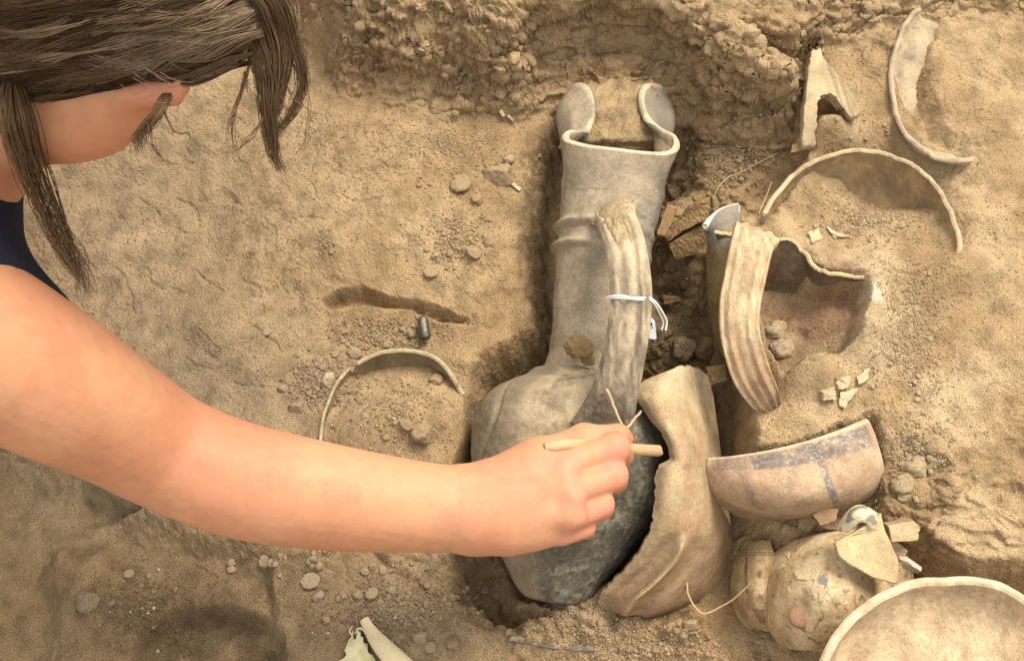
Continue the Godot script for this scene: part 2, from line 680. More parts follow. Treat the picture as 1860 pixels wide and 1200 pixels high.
# an area outlined in the view, brought to a level (or raised by it): soft metres of slope at its edge
func area(w: PackedFloat32Array, list: Array, h0: float, level: float, soft: float, rag: float, raise := false) -> PackedFloat32Array:
	var pts := PackedVector2Array()
	for k in range(0, list.size(), 2):
		pts.append(cell_at(P(list[k], list[k + 1], h0)))
	var b := Rect2(pts[0], Vector2.ZERO)
	for q in pts: b = b.expand(q)
	var pad := (soft + rag) / CELL + 4.0
	var i0 := maxi(int(b.position.x - pad), 0)
	var i1 := mini(int(b.end.x + pad), NX - 1)
	var j0 := maxi(int(b.position.y - pad), 0)
	var j1 := mini(int(b.end.y + pad), NZ - 1)
	var cw := (i1 - i0) / 4 + 2
	var ch := (j1 - j0) / 4 + 2
	var sd := PackedFloat32Array()
	sd.resize(maxi(cw * ch, 1))
	var n := pts.size()
	for j in ch:
		for i in cw:
			var q := Vector2(i0 + i * 4, j0 + j * 4)
			var best := 1e9
			var inside := false
			var a := pts[n - 1]
			for k in n:
				var e := pts[k]
				var ab := e - a
				var t := clampf((q - a).dot(ab) / ab.length_squared(), 0.0, 1.0)
				best = minf(best, (q - a - ab * t).length_squared())
				if (a.y > q.y) != (e.y > q.y) and q.x < (e.x - a.x) * (q.y - a.y) / (e.y - a.y) + a.x:
					inside = not inside
				a = e
			sd[j * cw + i] = sqrt(best) * (-1.0 if inside else 1.0) * CELL
	for j in range(j0, j1 + 1):
		var fj := (j - j0) / 4.0
		var cj := int(fj)
		fj -= cj
		for i in range(i0, i1 + 1):
			var fi := (i - i0) / 4.0
			var ci := int(fi)
			fi -= ci
			var at := cj * cw + ci
			var d := lerpf(lerpf(sd[at], sd[at + 1], fi), lerpf(sd[at + cw], sd[at + cw + 1], fi), fj)
			if d > soft + rag:
				continue
			if rag > 0.0:
				d += rag * (noise.get_noise_2d(i * 0.02, j * 0.02) + 0.5 * noise.get_noise_2d(i * 0.08, j * 0.08 + 50.0))
			var t := 1.0 - smoothstep(-soft, soft, d)
			var k := j * NX + i
			w[k] = w[k] + level * t if raise else lerpf(w[k], level, t)
	return w

# a thin crack or a trowel scratch, along [x, y] points of the view
func crack(list: Array, deep: float, wide: float, h0 := 0.0) -> void:
	var pts := PackedVector3Array()
	for k in range(0, list.size(), 2):
		pts.append(P(list[k], list[k + 1], h0))
	var n := 0
	for k in pts.size() - 1: n += int(pts[k].distance_to(pts[k + 1]) / CELL) + 1
	var line := along(pts, n + 2)
	for k in line.size():
		var t := float(k) / line.size()
		var p := line[k] + Vector3(nz(line[k], 60.0, h0 + 3.0), 0, nz(line[k], 60.0, 9.0)) * 0.004
		var c := cell_at(p)
		var w := wide * (0.35 + 0.65 * sin(PI * t)) / CELL
		for j in range(maxi(int(c.y - w), 0), mini(int(c.y + w) + 2, NZ)):
			for i in range(maxi(int(c.x - w), 0), mini(int(c.x + w) + 2, NX)):
				var d := Vector2(i - c.x, j - c.y).length() / w
				if d < 1.0:
					var q := j * NX + i
					cuts[q] = maxf(cuts[q], deep * (1.0 - d * d) * (0.6 + 0.4 * nz(p, 120.0)))

var cuts := PackedFloat32Array()

func height(x: float, z: float) -> float:
	var fx := clampf((x - X0) / CELL, 0.0, NX - 2.0)
	var fz := clampf((z - Z0) / CELL, 0.0, NZ - 2.0)
	var i := int(fx)
	var j := int(fz)
	fx -= i
	fz -= j
	var k := j * NX + i
	return lerpf(lerpf(H[k], H[k + 1], fx), lerpf(H[k + NX], H[k + NX + 1], fx), fz)

# where a line of sight meets the earth
func G(px: float, py: float) -> Vector3:
	var lo := -0.16
	var hi := 0.2
	var h := hi
	while h > lo:  # from above down, so that the first earth met is kept
		var p := P(px, py, h)
		if height(p.x, p.z) >= h:
			break
		h -= 0.004
	var a := h
	var b := h + 0.004
	for k in 8:
		var m := (a + b) / 2
		var p := P(px, py, m)
		if height(p.x, p.z) >= m: a = m
		else: b = m
	return P(px, py, a)

func noise_bytes(freq: float, octaves: int, sd: int, kind := FastNoiseLite.TYPE_SIMPLEX_SMOOTH, ridged := false) -> PackedByteArray:
	var n := FastNoiseLite.new()
	n.noise_type = kind
	n.frequency = freq * FINE
	n.fractal_octaves = octaves
	n.seed = sd
	if ridged: n.fractal_type = FastNoiseLite.FRACTAL_RIDGED
	var im := n.get_image(NX, NZ, false, false, true)
	im.convert(Image.FORMAT_L8)
	return im.get_data()

func shape_earth() -> void:
	for w in [H, grey, dark, pale, burnt, rough, lip]:
		w.resize(NX * NZ)
	H.resize(NX * NZ); grey.resize(NX * NZ); dark.resize(NX * NZ); pale.resize(NX * NZ)
	burnt.resize(NX * NZ); rough.resize(NX * NZ); lip.resize(NX * NZ)
	rough.fill(0.25)
	cuts.resize(NX * NZ)
	# the smooth slope on the left, hollowed towards the arm
	H = dab(H, 250, 420, 420, 420, -0.012)
	H = dab(H, 700, 300, 420, 260, 0.012)
	H = dab(H, 650, 60, 200, 90, 0.016)
	# right bank, with the soil that fills and joins the pots
	H = area(H, [1465, 60, 1462, 262, 1396, 372, 1300, 392, 1296, 440, 1322, 640, 1340, 735, 1328, 815, 1292, 845, 1480, 815, 1582, 770, 1612, 850, 1630, 930, 1650, 1010, 1720, 1060, 2300, 1100, 2300, -300, 1490, -300], 0.04, 0.046, 0.012, 0.006)
	# the bank at the back
	H = area(H, [-500, -700, -500, -150, 100, -110, 420, -40, 560, 10, 640, 88, 760, 122, 935, 138, 985, 92, 1080, 70, 1180, 74, 1228, 112, 1256, 150, 1320, 190, 1400, 222, 1440, 196, 1462, 120, 1480, 50, 1640, 10, 2300, -40, 2300, -700], 0.03, 0.095, 0.034, 0.012)
	lip = area(lip, [860, 150, 940, 138, 985, 92, 1080, 70, 1180, 74, 1228, 112, 1256, 150, 1320, 190, 1400, 222, 1445, 196, 1462, 120, 1490, 60, 1400, -40, 1000, -60, 880, 40], 0.03, 1.0, 0.03, 0.0)
	rough = area(rough, [430, -300, 560, -30, 600, 60, 640, 128, 760, 160, 935, 170, 1000, 150, 1250, 210, 1440, 260, 1460, 140, 1700, 50, 2300, 0, 2300, -300], 0.04, 1.15, 0.025, 0.01)
	# the hollow behind the mouth of the jug, and small caves in the bank
	H = area(H, [968, 135, 1000, 100, 1090, 78, 1170, 82, 1220, 118, 1252, 165, 1246, 215, 1215, 250, 1000, 210], 0.01, 0.018, 0.014, 0.004)
	H = area(H, [1330, 190, 1412, 205, 1408, 222, 1300, 230], 0.03, 0.02, 0.008, 0.003)
	H = area(H, [1340, 40, 1400, 62, 1470, 74, 1472, 112, 1440, 104, 1380, 84], 0.07, 0.055, 0.01, 0.003)
	H = dab(H, 1462, 98, 24, 22, -0.05, 0.05)
	# the cutting in which the jug lies
	H = area(H, [1010, 235, 975, 330, 968, 470, 985, 610, 960, 665, 890, 690, 855, 740, 838, 820, 850, 930, 868, 1020, 905, 1090, 990, 1135, 1120, 1150, 1240, 1135, 1320, 1060, 1350, 960, 1318, 900, 1318, 700, 1300, 560, 1284, 420, 1250, 330, 1240, 250], -0.02, -0.048, 0.02, 0.006)
	H = area(H, [968, 672, 905, 712, 872, 770, 862, 860, 880, 985, 930, 1075, 1010, 1110, 1130, 1120, 1290, 1060, 1310, 900, 1300, 720, 1180, 640], -0.05, -0.086, 0.018, 0.004)
	H = area(H, [1200, 340, 1290, 330, 1284, 440, 1262, 470, 1205, 470], 0.0, -0.005, 0.014, 0.004)
	rough = area(rough, [1180, 250, 1450, 250, 1400, 380, 1310, 560, 1340, 720, 1180, 700], 0.0, 0.8, 0.02, 0.0)
	# earth heaped against the foot of the jug
	H = dab(H, 1075, 1090, 130, 75, 0.05, -0.06)
	H = dab(H, 1120, 1170, 420, 110, 0.02, -0.04)
	# ground in front: lower, stepped, with a round pit
	H = area(H, [-500, 850, 150, 850, 330, 950, 520, 985, 700, 985, 860, 985, 890, 1080, 960, 1150, 1330, 1150, 1460, 1190, 1600, 1190, 1600, 1900, -500, 1900], -0.03, -0.04, 0.035, 0.012)
	H = area(H, [830, 1000, 905, 990, 930, 1100, 985, 1125, 900, 1135, 840, 1085], -0.05, -0.088, 0.014, 0.005)
	H = area(H, [495, 1020, 640, 1000, 760, 1080, 900, 1160, 960, 1260, 520, 1260, 500, 1180], -0.04, 0.014, 0.006, 0.004, true)
	H = area(H, [272, 1150, 330, 1122, 420, 1116, 485, 1135, 515, 1180, 515, 1260, 250, 1260], -0.05, -0.066, 0.007, 0.003)
	H = area(H, [150, 885, 215, 905, 250, 918, 200, 938, 150, 945], -0.03, -0.052, 0.006, 0.003)
	H = area(H, [100, 1000, 190, 1010, 220, 1080, 270, 1120, 280, 1260, 100, 1260], -0.04, 0.012, 0.012, 0.006, true)
	# the undercut scrape above the buried bowl, and the earth sunk inside that bowl
	H = area(H, [588, 547, 612, 532, 660, 524, 712, 538, 752, 541, 796, 560, 850, 582, 800, 574, 750, 556, 690, 552, 640, 550, 600, 556], 0.0, -0.017, 0.0035, 0.002)
	H = dab(H, 700, 620, 170, 70, -0.010)
	H = area(H, [592, 796, 606, 748, 634, 702, 668, 668, 700, 654, 745, 645, 795, 650, 832, 666, 852, 690, 850, 800, 820, 860, 700, 900, 600, 880], -0.005, -0.006, 0.007, 0.0)
	H = dab(H, 690, 800, 110, 70, 0.016, -0.02)
	H = dab(H, 770, 770, 90, 70, 0.012, -0.02)
	# inside the big bowl on the right, deepest below its far wall
	H = area(H, [1420, 372, 1450, 330, 1500, 298, 1570, 286, 1640, 300, 1700, 335, 1740, 400, 1720, 470, 1620, 470, 1480, 440], 0.04, 0.032, 0.02, 0.003)
	H = dab(H, 1620, 335, 175, 84, -0.028, 0.02)
	H = dab(H, 1745, 500, 90, 60, 0.014, 0.045)
	H = dab(H, 1415, 615, 40, 66, 0.034, 0.01)
	H = dab(H, 1512, 240, 60, 34, 0.016, 0.046)
	# the vessel in the bank at top right
	H = area(H, [1640, 60, 1632, 130, 1645, 180, 1668, 222, 1705, 262, 1800, 260, 1830, 60], 0.05, 0.034, 0.006, 0.0)
	H = area(H, [1700, 40, 1684, 90, 1678, 140, 1690, 190, 1712, 232, 1760, 262, 1840, 250, 1840, 40], 0.05, 0.051, 0.008, 0.006)
	# the burnt hollow behind the grooved handle
	H = area(H, [1392, 446, 1438, 452, 1470, 492, 1500, 508, 1562, 516, 1566, 560, 1545, 620, 1490, 655, 1420, 690, 1398, 640, 1385, 560], 0.042, 0.004, 0.006, 0.003)
	H = dab(H, 1560, 590, 90, 110, 0.022, 0.03)
	H = dab(H, 1450, 690, 110, 60, 0.024, 0.03)
	H = area(H, [1480, 172, 1512, 172, 1535, 205, 1530, 218, 1478, 216], 0.045, 0.022, 0.003, 0.0)
	H = area(H, [1640, 800, 1700, 840, 1710, 920, 1640, 1000, 1600, 930, 1606, 850], 0.04, 0.03, 0.012, 0.008)
	rough = area(rough, [1560, 830, 2300, 700, 2300, 1000, 1660, 1020, 1440, 990, 1400, 960], 0.04, 0.9, 0.02, 0.0)
	H = area(H, [1300, 975, 1420, 985, 1640, 1010, 1720, 1080, 2300, 1100, 2300, 1900, 1480, 1900, 1400, 1185, 1330, 1170, 1290, 1100], 0.0, -0.05, 0.014, 0.004)
	# colour of the earth: greyer and browner on the left, ochre on the right, burnt behind the handle, whitish streaks; shade painted in as darker earth
	grey = dab(grey, 180, 420, 600, 620, 1.0)
	grey = dab(grey, 350, 780, 520, 300, 0.9)
	grey = dab(grey, 1415, 610, 50, 70, 1.0, 0.02)
	grey = dab(grey, 650, 1130, 420, 200, 0.8)
	dark = dab(dark, 350, 1080, 560, 240, 0.9)  # shade of the arm and body, painted into the earth below them
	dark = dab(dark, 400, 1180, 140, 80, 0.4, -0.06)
	dark = dab(dark, 1245, 560, 110, 190, 0.75, -0.05)  # shadow right of the jug handle, painted as darker earth
	dark = dab(dark, 860, 1050, 120, 120, 0.5, -0.06)  # shadow in the deep hollow by the jug foot, painted on
	dark = dab(dark, 975, 480, 60, 260, 0.3)  # shade along the left of the neck, put into the colour
	pale = dab(pale, 1640, 600, 300, 700, 0.7, 0.045)
	pale = dab(pale, 300, 570, 24, 60, 0.8, 0.0, 1.2)
	pale = dab(pale, 270, 640, 20, 46, 0.7, 0.0, 1.2)
	pale = dab(pale, 240, 420, 40, 50, 0.4, 0.0, 1.2)
	pale = dab(pale, 1590, 526, 30, 17, 2.0, 0.044, 1.3)
	pale = dab(pale, 1572, 556, 15, 32, 2.0, 0.04, 1.3)
	pale = dab(pale, 640, 40, 90, 40, 0.4, 0.06, 0.7)
	pale = dab(pale, 720, 430, 160, 120, 0.25, 0.0, 0.7)
	burnt = dab(burnt, 1470, 578, 115, 95, 1.25, 0.01, 0.7)
	for q in [[300, 360, 318, 350, 345, 362, 356, 392, 340, 412, 318, 404], [420, 515, 440, 500, 466, 520, 474, 556, 462, 574, 446, 566], [262, 470, 266, 494, 290, 508, 312, 506, 330, 518], [352, 478, 372, 500, 400, 520], [250, 350, 272, 366, 284, 384], [440, 580, 476, 600, 500, 622, 512, 640], [200, 470, 230, 520, 236, 560], [560, 20, 590, 34, 606, 50, 640, 40], [640, 330, 690, 322, 730, 300], [612, 360, 660, 380, 700, 372], [520, 420, 560, 400, 600, 410], [690, 470, 730, 462, 742, 480], [820, 320, 818, 345, 834, 360, 858, 352], [876, 300, 882, 330, 904, 344, 930, 332], [420, 690, 470, 700, 520, 690], [330, 640, 380, 664, 420, 650], [700, 740, 716, 764, 742, 776, 748, 800], [640, 720, 660, 740, 700, 744], [830, 690, 800, 720, 826, 742], [628, 768, 612, 790, 600, 780], [500, 1040, 494, 1090, 502, 1130, 500, 1180], [330, 990, 372, 1020, 350, 1060], [170, 930, 210, 960, 190, 1000], [560, 1120, 600, 1110, 650, 1120], [1600, 480, 1640, 500, 1690, 490], [1450, 690, 1490, 670, 1520, 650], [1590, 640, 1630, 660, 1660, 640], [1600, 740, 1650, 760, 1700, 740], [1540, 380, 1590, 390, 1640, 374], [1330, 250, 1380, 262, 1420, 250], [1260, 300, 1300, 330, 1350, 300], [1350, 700, 1345, 760, 1360, 800]]:
		crack(q, 0.0026, 0.0021, 0.045 if q[0] > 1200 else 0.0)
	for k in 150:
		var x := rng.randf_range(150, 1000)
		var y := rng.randf_range(100, 1190)
		if k % 3 == 0: x = rng.randf_range(1340, 1720)
		var a := rng.randf_range(-0.8, 0.5) + (0.5 if x < 600 else 0.0)
		var l := rng.randf_range(14, 46)
		crack([x, y, x + cos(a) * l * 0.5, y + sin(a) * l * 0.5 + rng.randf_range(-6, 6), x + cos(a) * l, y + sin(a) * l], rng.randf_range(0.0007, 0.0022), rng.randf_range(0.0013, 0.0022), 0.045 if x > 1200 else 0.0)
	var big := noise_bytes(0.011, 3, 101)
	var mid := noise_bytes(0.05, 4, 102)
	var small := noise_bytes(0.17, 3, 103)
	var cracks := noise_bytes(0.03, 3, 104, FastNoiseLite.TYPE_SIMPLEX_SMOOTH, true)
	var flakes := noise_bytes(0.014, 4, 108)
	for k in NX * NZ:
		var r := rough[k]
		var b := small[k] / 255.0 - 0.5
		var m := mid[k] / 255.0 - 0.5
		var g := big[k] / 255.0 - 0.5
		var fl := flakes[k] / 255.0
		# scraped layers: little steps where one layer of earth ends
		var layer := smoothstep(0.44, 0.455, fl) * 0.0013 + smoothstep(0.56, 0.572, fl) * 0.0012 + smoothstep(0.64, 0.65, fl) * 0.0014 - smoothstep(0.35, 0.34, fl) * 0.0015
		r = minf(r, 0.55)
		H[k] += g * 0.012 * (0.7 + r) + m * 0.0044 * (0.08 + r) + b * 0.0012 * (0.12 + r) + layer * (0.55 + 0.6 * r) * smoothstep(-0.14, 0.12, g + m * 0.5) - maxf(0.0, cracks[k] / 255.0 - 0.8) * 0.012 * r - cuts[k]

func build_earth() -> void:
	var v := PackedVector3Array()
	var c := PackedColorArray()
	v.resize(NX * NZ)
	c.resize(NX * NZ)
	var tone := noise_bytes(0.016, 5, 105)
	var speck := noise_bytes(0.22, 2, 106)
	var ochre := Color(0.50, 0.35, 0.185)
	var ochre2 := Color(0.415, 0.278, 0.14)
	var brown := Color(0.352, 0.26, 0.158)
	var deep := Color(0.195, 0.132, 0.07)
	var light := Color(0.60, 0.445, 0.26)
	var scorched := Color(0.15, 0.085, 0.055)
	var scorched2 := Color(0.40, 0.245, 0.14)
	for j in NZ:
		var z := Z0 + j * CELL
		for i in NX:
			var k := j * NX + i
			var x := X0 + i * CELL
			var h := H[k]
			var p := Vector3(x, h - TILT * z, z)
			# the bank leans over its foot
			if lip[k] > 0.0:
				p.z += lip[k] * 0.024 * smoothstep(0.03, 0.09, h)
			v[k] = p
			var t := tone[k] / 255.0
			var q := speck[k] / 255.0
			var col := ochre2.lerp(ochre, smoothstep(0.3, 0.7, t))
			if grey[k] > 0.0: col = col.lerp(brown, minf(grey[k], 1.0) * 0.85)
			if dark[k] > 0.0: col = col.lerp(deep, minf(dark[k] * smoothstep(0.15, 0.6, t + 0.1), 1.0))  # painted shade pulls the earth towards the deep tone
			if pale[k] > 0.0: col = col.lerp(light, minf(pale[k] * smoothstep(0.25, 0.65, t), 1.0))
			if pale[k] > 1.2: col = col.lerp(Color(0.66, 0.57, 0.41), minf((pale[k] - 1.2) * 1.6, 1.0))
			if burnt[k] > 0.0: col = col.lerp(scorched.lerp(scorched2, smoothstep(0.4, 0.65, t)), minf(burnt[k], 1.0))
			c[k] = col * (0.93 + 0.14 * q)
	# rough places stand out along their own slope: small overhangs and ledges in the bank
	var n := PackedVector3Array()
	n.resize(NX * NZ)
	for pass_no in 2:
		for j in NZ:
			for i in NX:
				var k := j * NX + i
				var du := v[k + (1 if i < NX - 1 else 0)] - v[k - (1 if i > 0 else 0)]
				var dv := v[k + (NX if j < NZ - 1 else 0)] - v[k - (NX if j > 0 else 0)]
				n[k] = dv.cross(du).normalized()
		if pass_no == 0:
			var out := v.duplicate()
			for k in NX * NZ:
				var r := rough[k] - 0.4
				if r > 0.0:
					var p := v[k]
					var a := noise.get_noise_3d(p.x * 9.0, p.y * 24.0, p.z * 17.0)
					var b := noise.get_noise_3d(p.x * 17.0, p.y * 62.0, p.z * 44.0 + 40.0)
					var d := noise.get_noise_3d(p.x * 62.0, p.y * 130.0, p.z * 100.0 - 40.0)
					var ledge := fposmod(p.y * 24.0 + p.x * 2.0 + a * 1.7 + b * 0.6, 1.0)
					out[k] = p + n[k] * r * 0.72 * (0.015 * a + 0.0062 * (absf(b) * 1.7 - 0.35) + 0.0022 * (absf(d) * 1.5 - 0.3) + 0.0105 * (smoothstep(0.0, 0.75, ledge) - smoothstep(0.86, 1.0, ledge) - 0.4))
			v = out
	var f := PackedInt32Array()
	f.resize((NX - 1) * (NZ - 1) * 6)
	var w := 0
	for j in NZ - 1:
		for i in NX - 1:
			var a := j * NX + i
			f[w] = a
			f[w + 1] = a + 1
			f[w + 2] = a + NX + 1
			f[w + 3] = a
			f[w + 4] = a + NX + 1
			f[w + 5] = a + NX
			w += 6
	# the rim: the outline of the sheet, carried outwards in rings
	var loop := PackedInt32Array()
	for i in range(0, NX - 1): loop.append(i)
	for j in range(0, NZ - 1): loop.append(j * NX + NX - 1)
	for i in range(NX - 1, 0, -1): loop.append((NZ - 1) * NX + i)
	for j in range(NZ - 1, 0, -1): loop.append(j * NX)
	var before := loop
	for ring in [[0.12, 0.25], [0.35, 0.7], [0.9, 1.0], [4.0, 1.0], [20.0, 1.0], [80.0, 1.0]]:
		var now := PackedInt32Array()
		for k in loop:
			var p := v[k]
			var o := Vector3(p.x, 0, p.z + 0.06)
			var q := p + o.normalized() * float(ring[0])
			q.y = lerpf(p.y, 0.16, ring[1]) + 0.03 * nz(q, 3.0)
			v.append(q)
			c.append(ochre2.lerp(brown, 0.5 + 0.5 * nz(q, 2.0)))
			n.append(Vector3.UP)
			now.append(v.size() - 1)
		var size := loop.size()
		for k in size:
			var a := before[k]
			var b := before[(k + 1) % size]
			var d := now[(k + 1) % size]
			var e := now[k]
			f.append_array(PackedInt32Array([a, e, d, a, d, b]))
		before = now
	var arrays := []
	arrays.resize(Mesh.ARRAY_MAX)
	arrays[Mesh.ARRAY_VERTEX] = v
	arrays[Mesh.ARRAY_NORMAL] = n
	arrays[Mesh.ARRAY_COLOR] = c
	arrays[Mesh.ARRAY_INDEX] = f
	var me := ArrayMesh.new()
	me.add_surface_from_arrays(Mesh.PRIMITIVE_TRIANGLES, arrays)
	me.surface_set_material(0, M.soil)
	var o := MeshInstance3D.new()
	o.name = "ground"
	o.mesh = me
	add_child(o)
	tag(o, "yellowish brown excavated earth, banked at the back and cut around the pots", "ground", "", "structure")

# ---------------------------------------------------------------- colours of the fired clay
const GREYCLAY := Color(0.40, 0.32, 0.215)
const BUFF := Color(0.50, 0.375, 0.22)
const DUST := Color(0.53, 0.42, 0.265)
const PINK := Color(0.52, 0.345, 0.21)
const CREAM := Color(0.66, 0.55, 0.36)
const BLACKISH := Color(0.115, 0.097, 0.07)
const REDCLAY := Color(0.42, 0.235, 0.12)

func dusted(p: Vector3, base: Color, dust: Color, amount: float, f := 30.0, off := 0.0) -> Color:
	var a := nz(p, f, off) + 0.5 * nz(p, f * 3.3, off + 3.0)
	var g := 0.92 + 0.22 * nz(p, 190.0, off)
	return mixc(base, dust, ss(-0.25, 0.35, a + (amount - 0.5) * 1.4)) * g

# ---------------------------------------------------------------- the jug
var jug_foot: Vector3
var jug_axis: Vector3
var jug_len: float
var jug_up: Vector3
var jug_side: Vector3

func jug_point(s: float, turn: float, r: float) -> Vector3:
	return jug_foot + jug_axis * s * jug_len + (jug_up * cos(turn) + jug_side * sin(turn)) * r

# how far along the jug a row of the photograph lies, allowing for its far end being farther off
func jug_row(y: float) -> float:
	var f := (1088.0 - y) / (1088.0 - 255.0)
	var near := size_at(jug_foot, 1.0)
	var far := size_at(jug_foot + jug_axis * jug_len, 1.0)
	return f * near / (f * near + (1.0 - f) * far)

func build_jug() -> void:
	jug_foot = P(1003, 1088, -0.034)
	var top := P(1126, 255, 0.052)
	jug_axis = (top - jug_foot).normalized()
	jug_len = (top - jug_foot).length()
	var view := (CAM - (jug_foot + top) / 2).normalized()
	jug_up = (view - jug_axis * view.dot(jug_axis)).normalized()
	jug_side = jug_axis.cross(jug_up).normalized()
	var unit := size_at((jug_foot + top) / 2, 1.0)
	var root := thing("jug", G(1003, 1120), "large grey brown long-necked jug lying in the earth, ringed with white string", "jug")
	# outline: row in the photograph, half width
	var prof := [[1096, 0], [1094, 30], [1090, 50], [1075, 66], [1050, 82], [1000, 116], [960, 140], [930, 156], [890, 174], [850, 183], [800, 187], [780, 184], [762, 178], [742, 168], [725, 152], [710, 128], [699, 107], [690, 100], [685, 95], [681, 84], [676, 76], [650, 71], [600, 74], [540, 79], [490, 84], [474, 86], [468, 96], [463, 99], [459, 96], [456, 90], [450, 88], [436, 88], [430, 96], [425, 99], [421, 96], [418, 91], [412, 89], [380, 92], [340, 96], [305, 99], [282, 103], [255, 105]]
	var rows := []
	var nu := 260
	var nv := 300
	for i in nu:
		var y := lerpf(1096, 372, float(i) / (nu - 1))
		var r := 0.0
		for k in prof.size() - 1:
			if y <= prof[k][0] and y >= prof[k + 1][0]:
				var t: float = (y - prof[k][0]) / (prof[k + 1][0] - prof[k][0])
				r = lerpf(prof[k][1], prof[k + 1][1], t)
		var s := jug_row(y)
		var row := PackedVector3Array()
		for j in nv:
			var turn := TAU * j / nv
			var rr := maxf(r, 2.0) * unit
			if y > 405.0 and y < 480.0:  # the two ridges stand out most on the left
				rr = lerpf(88.0 * unit, rr, 0.3 + 0.7 * ss(0.3, -0.7, sin(turn)))
			var p := jug_point(s, turn, rr)
			var groove := exp(-pow((wrapf(turn, -PI, PI) + 0.98 + 0.12 * sin(y * 0.03)) / 0.035, 2)) * ss(700, 735, y) * ss(905, 850, y)
			p += (p - jug_point(s, 0, 0)).normalized() * (0.0012 * nz(p, 26.0, 7.0) + 0.0004 * nz(p, 110.0, 2.0) - 0.0022 * groove)
			row.append(p)
		rows.append(row)
	var body := Shape.new()
	var paint := func(p: Vector3, u: float, v: float, side: int) -> Color:
		var y := lerpf(1096, 372, u)
		var a := v * TAU * 299.0 / 300.0
		if a > PI: a -= TAU
		var right := sin(a)
		var n := nz(p, 28.0, 2.0)
		var fine := nz(p, 120.0, 5.0)
		var scratch := 1.0 - absf(nz(p + jug_axis * nz(p, 20.0) * 0.02, 62.0, 12.0)) * 5.0
		var col := mixc(GREYCLAY, Color(0.305, 0.245, 0.17), ss(-0.2, 0.5, n))
		if y > 676:
			var blacken := ss(0.14, 0.5, right + n * 0.3 + ss(780, 900, y) * 0.25 - 0.14)
			blacken = maxf(blacken, ss(905, 960, y + n * 60.0) * ss(-0.75, -0.2, right + n * 0.2))
			col = mixc(Color(0.30, 0.24, 0.145), DUST * 1.02, ss(-0.5, 0.1, n + fine * 0.5) * 0.85 * ss(-0.8, -0.35, right))
			col = mixc(col, Color(0.295, 0.235, 0.15), ss(-0.5, -0.68, right + n * 0.15))
			col = mixc(col, BLACKISH, blacken * 0.96)
			col = mixc(col, Color(0.36, 0.335, 0.26), blacken * clampf(maxf(scratch, 1.0 - absf(nz(p, 105.0, 60.0)) * 9.0), 0, 1) * (0.3 + 0.7 * ss(-0.1, 0.25, n)) * 0.85)
			col = mixc(col, Color(0.34, 0.30, 0.2), blacken * ss(0.1, 0.5, fine + n * 0.8) * 0.45)
		else:
			col = mixc(col, DUST * 0.85, ss(-0.1, 0.5, n + fine * 0.4 - right * 0.4) * 0.5)
			col = mixc(col, Color(0.47, 0.40, 0.29), clampf(scratch, 0, 1) * 0.5 * ss(-0.2, 0.2, fine))
			col = mixc(col, Color(0.46, 0.39, 0.28), (1.0 - ss(0.0, 0.06, absf(nz(p, 95.0, 44.0)))) * ss(0.05, 0.3, n) * 0.6)
			col = mixc(col, Color(0.15, 0.15, 0.14), ss(0.35, 0.9, right + n * 0.4) * 0.5)
			col = mixc(col, Color(0.33, 0.24, 0.14), ss(600, 650, y) * 0.4)
		if side == 3:
			col = mixc(CREAM * 0.86, Color(0.36, 0.32, 0.24), ss(0.15, 0.5, n + fine * 0.7))
		elif side == 1:
			col = dusted(p, BUFF * 0.9, GREYCLAY, 0.4)
		return col * (0.93 + 0.2 * nz(p, 260.0, 8.0))
	shell(body, rows, 0.0075, paint, jug_point(0.4, 0, 0), true, true)
	put("body", body, M.pot, root)
	# the mouth: a low front lip, its sides pinched in, two raised lobes; its back lies in the earth
	var lips := [[-180, 1126, 215, 0.002], [-140, 1052, 200, 0.008], [-122, 1030, 180, 0.014], [-113, 1034, 160, 0.023], [-106, 1048, 150, 0.033], [-100, 1064, 156, 0.041], [-95, 1074, 178, 0.047], [-90, 1076, 205, 0.051], [-84, 1066, 230, 0.055], [-77, 1042, 238, 0.060], [-69, 1023, 243, 0.066], [-58, 1026, 256, 0.077], [-40, 1062, 266, 0.088], [-20, 1096, 270, 0.094], [0, 1130, 274, 0.096], [22, 1170, 279, 0.093], [42, 1208, 281, 0.084], [58, 1232, 273, 0.071], [69, 1233, 255, 0.061], [77, 1210, 240, 0.055], [84, 1184, 216, 0.051], [90, 1169, 192, 0.048], [95, 1166, 170, 0.044], [100, 1172, 155, 0.038], [106, 1186, 151, 0.030], [113, 1204, 156, 0.022], [122, 1214, 178, 0.014], [140, 1200, 200, 0.008], [180, 1126, 215, 0.002]]
	var ctrl := []
	for k in 6: ctrl.append(PackedVector3Array())
	for q in lips:
		var turn := deg_to_rad(q[0])
		var rim := P(q[1], q[2], q[3])
		var low := jug_point(jug_row(372), turn, 93.0 * unit)
		var mid := jug_point(jug_row(340), turn, 97.0 * unit)
		var lobe := ss(60, 95, absf(q[0])) * ss(150, 110, absf(q[0]))
		var out := jug_side * signf(q[0]) * lobe
		ctrl[0].append(low)
		ctrl[1].append(jug_point(jug_row(356), turn, 95.0 * unit))
		ctrl[2].append(mid)
		ctrl[3].append(mid.lerp(rim, 0.42) + out * 0.006)
		ctrl[4].append(mid.lerp(rim, 0.76) + out * 0.011)
		ctrl[5].append(rim)
	var mouth := Shape.new()
	var lip_paint := func(p: Vector3, u: float, v: float, side: int) -> Color:
		if side == 2 or u > 0.975:
			return mixc(CREAM * 0.92, Color(0.38, 0.33, 0.245), ss(0.1, 0.5, nz(p, 28.0, 2.0) + nz(p, 120.0, 5.0) * 0.7)) * (0.95 + 0.16 * nz(p, 260.0))
		return paint.call(p, 1.0 - 0.02 * u, fposmod((v * 360.0 - 180.0) / 360.0, 1.0), side)
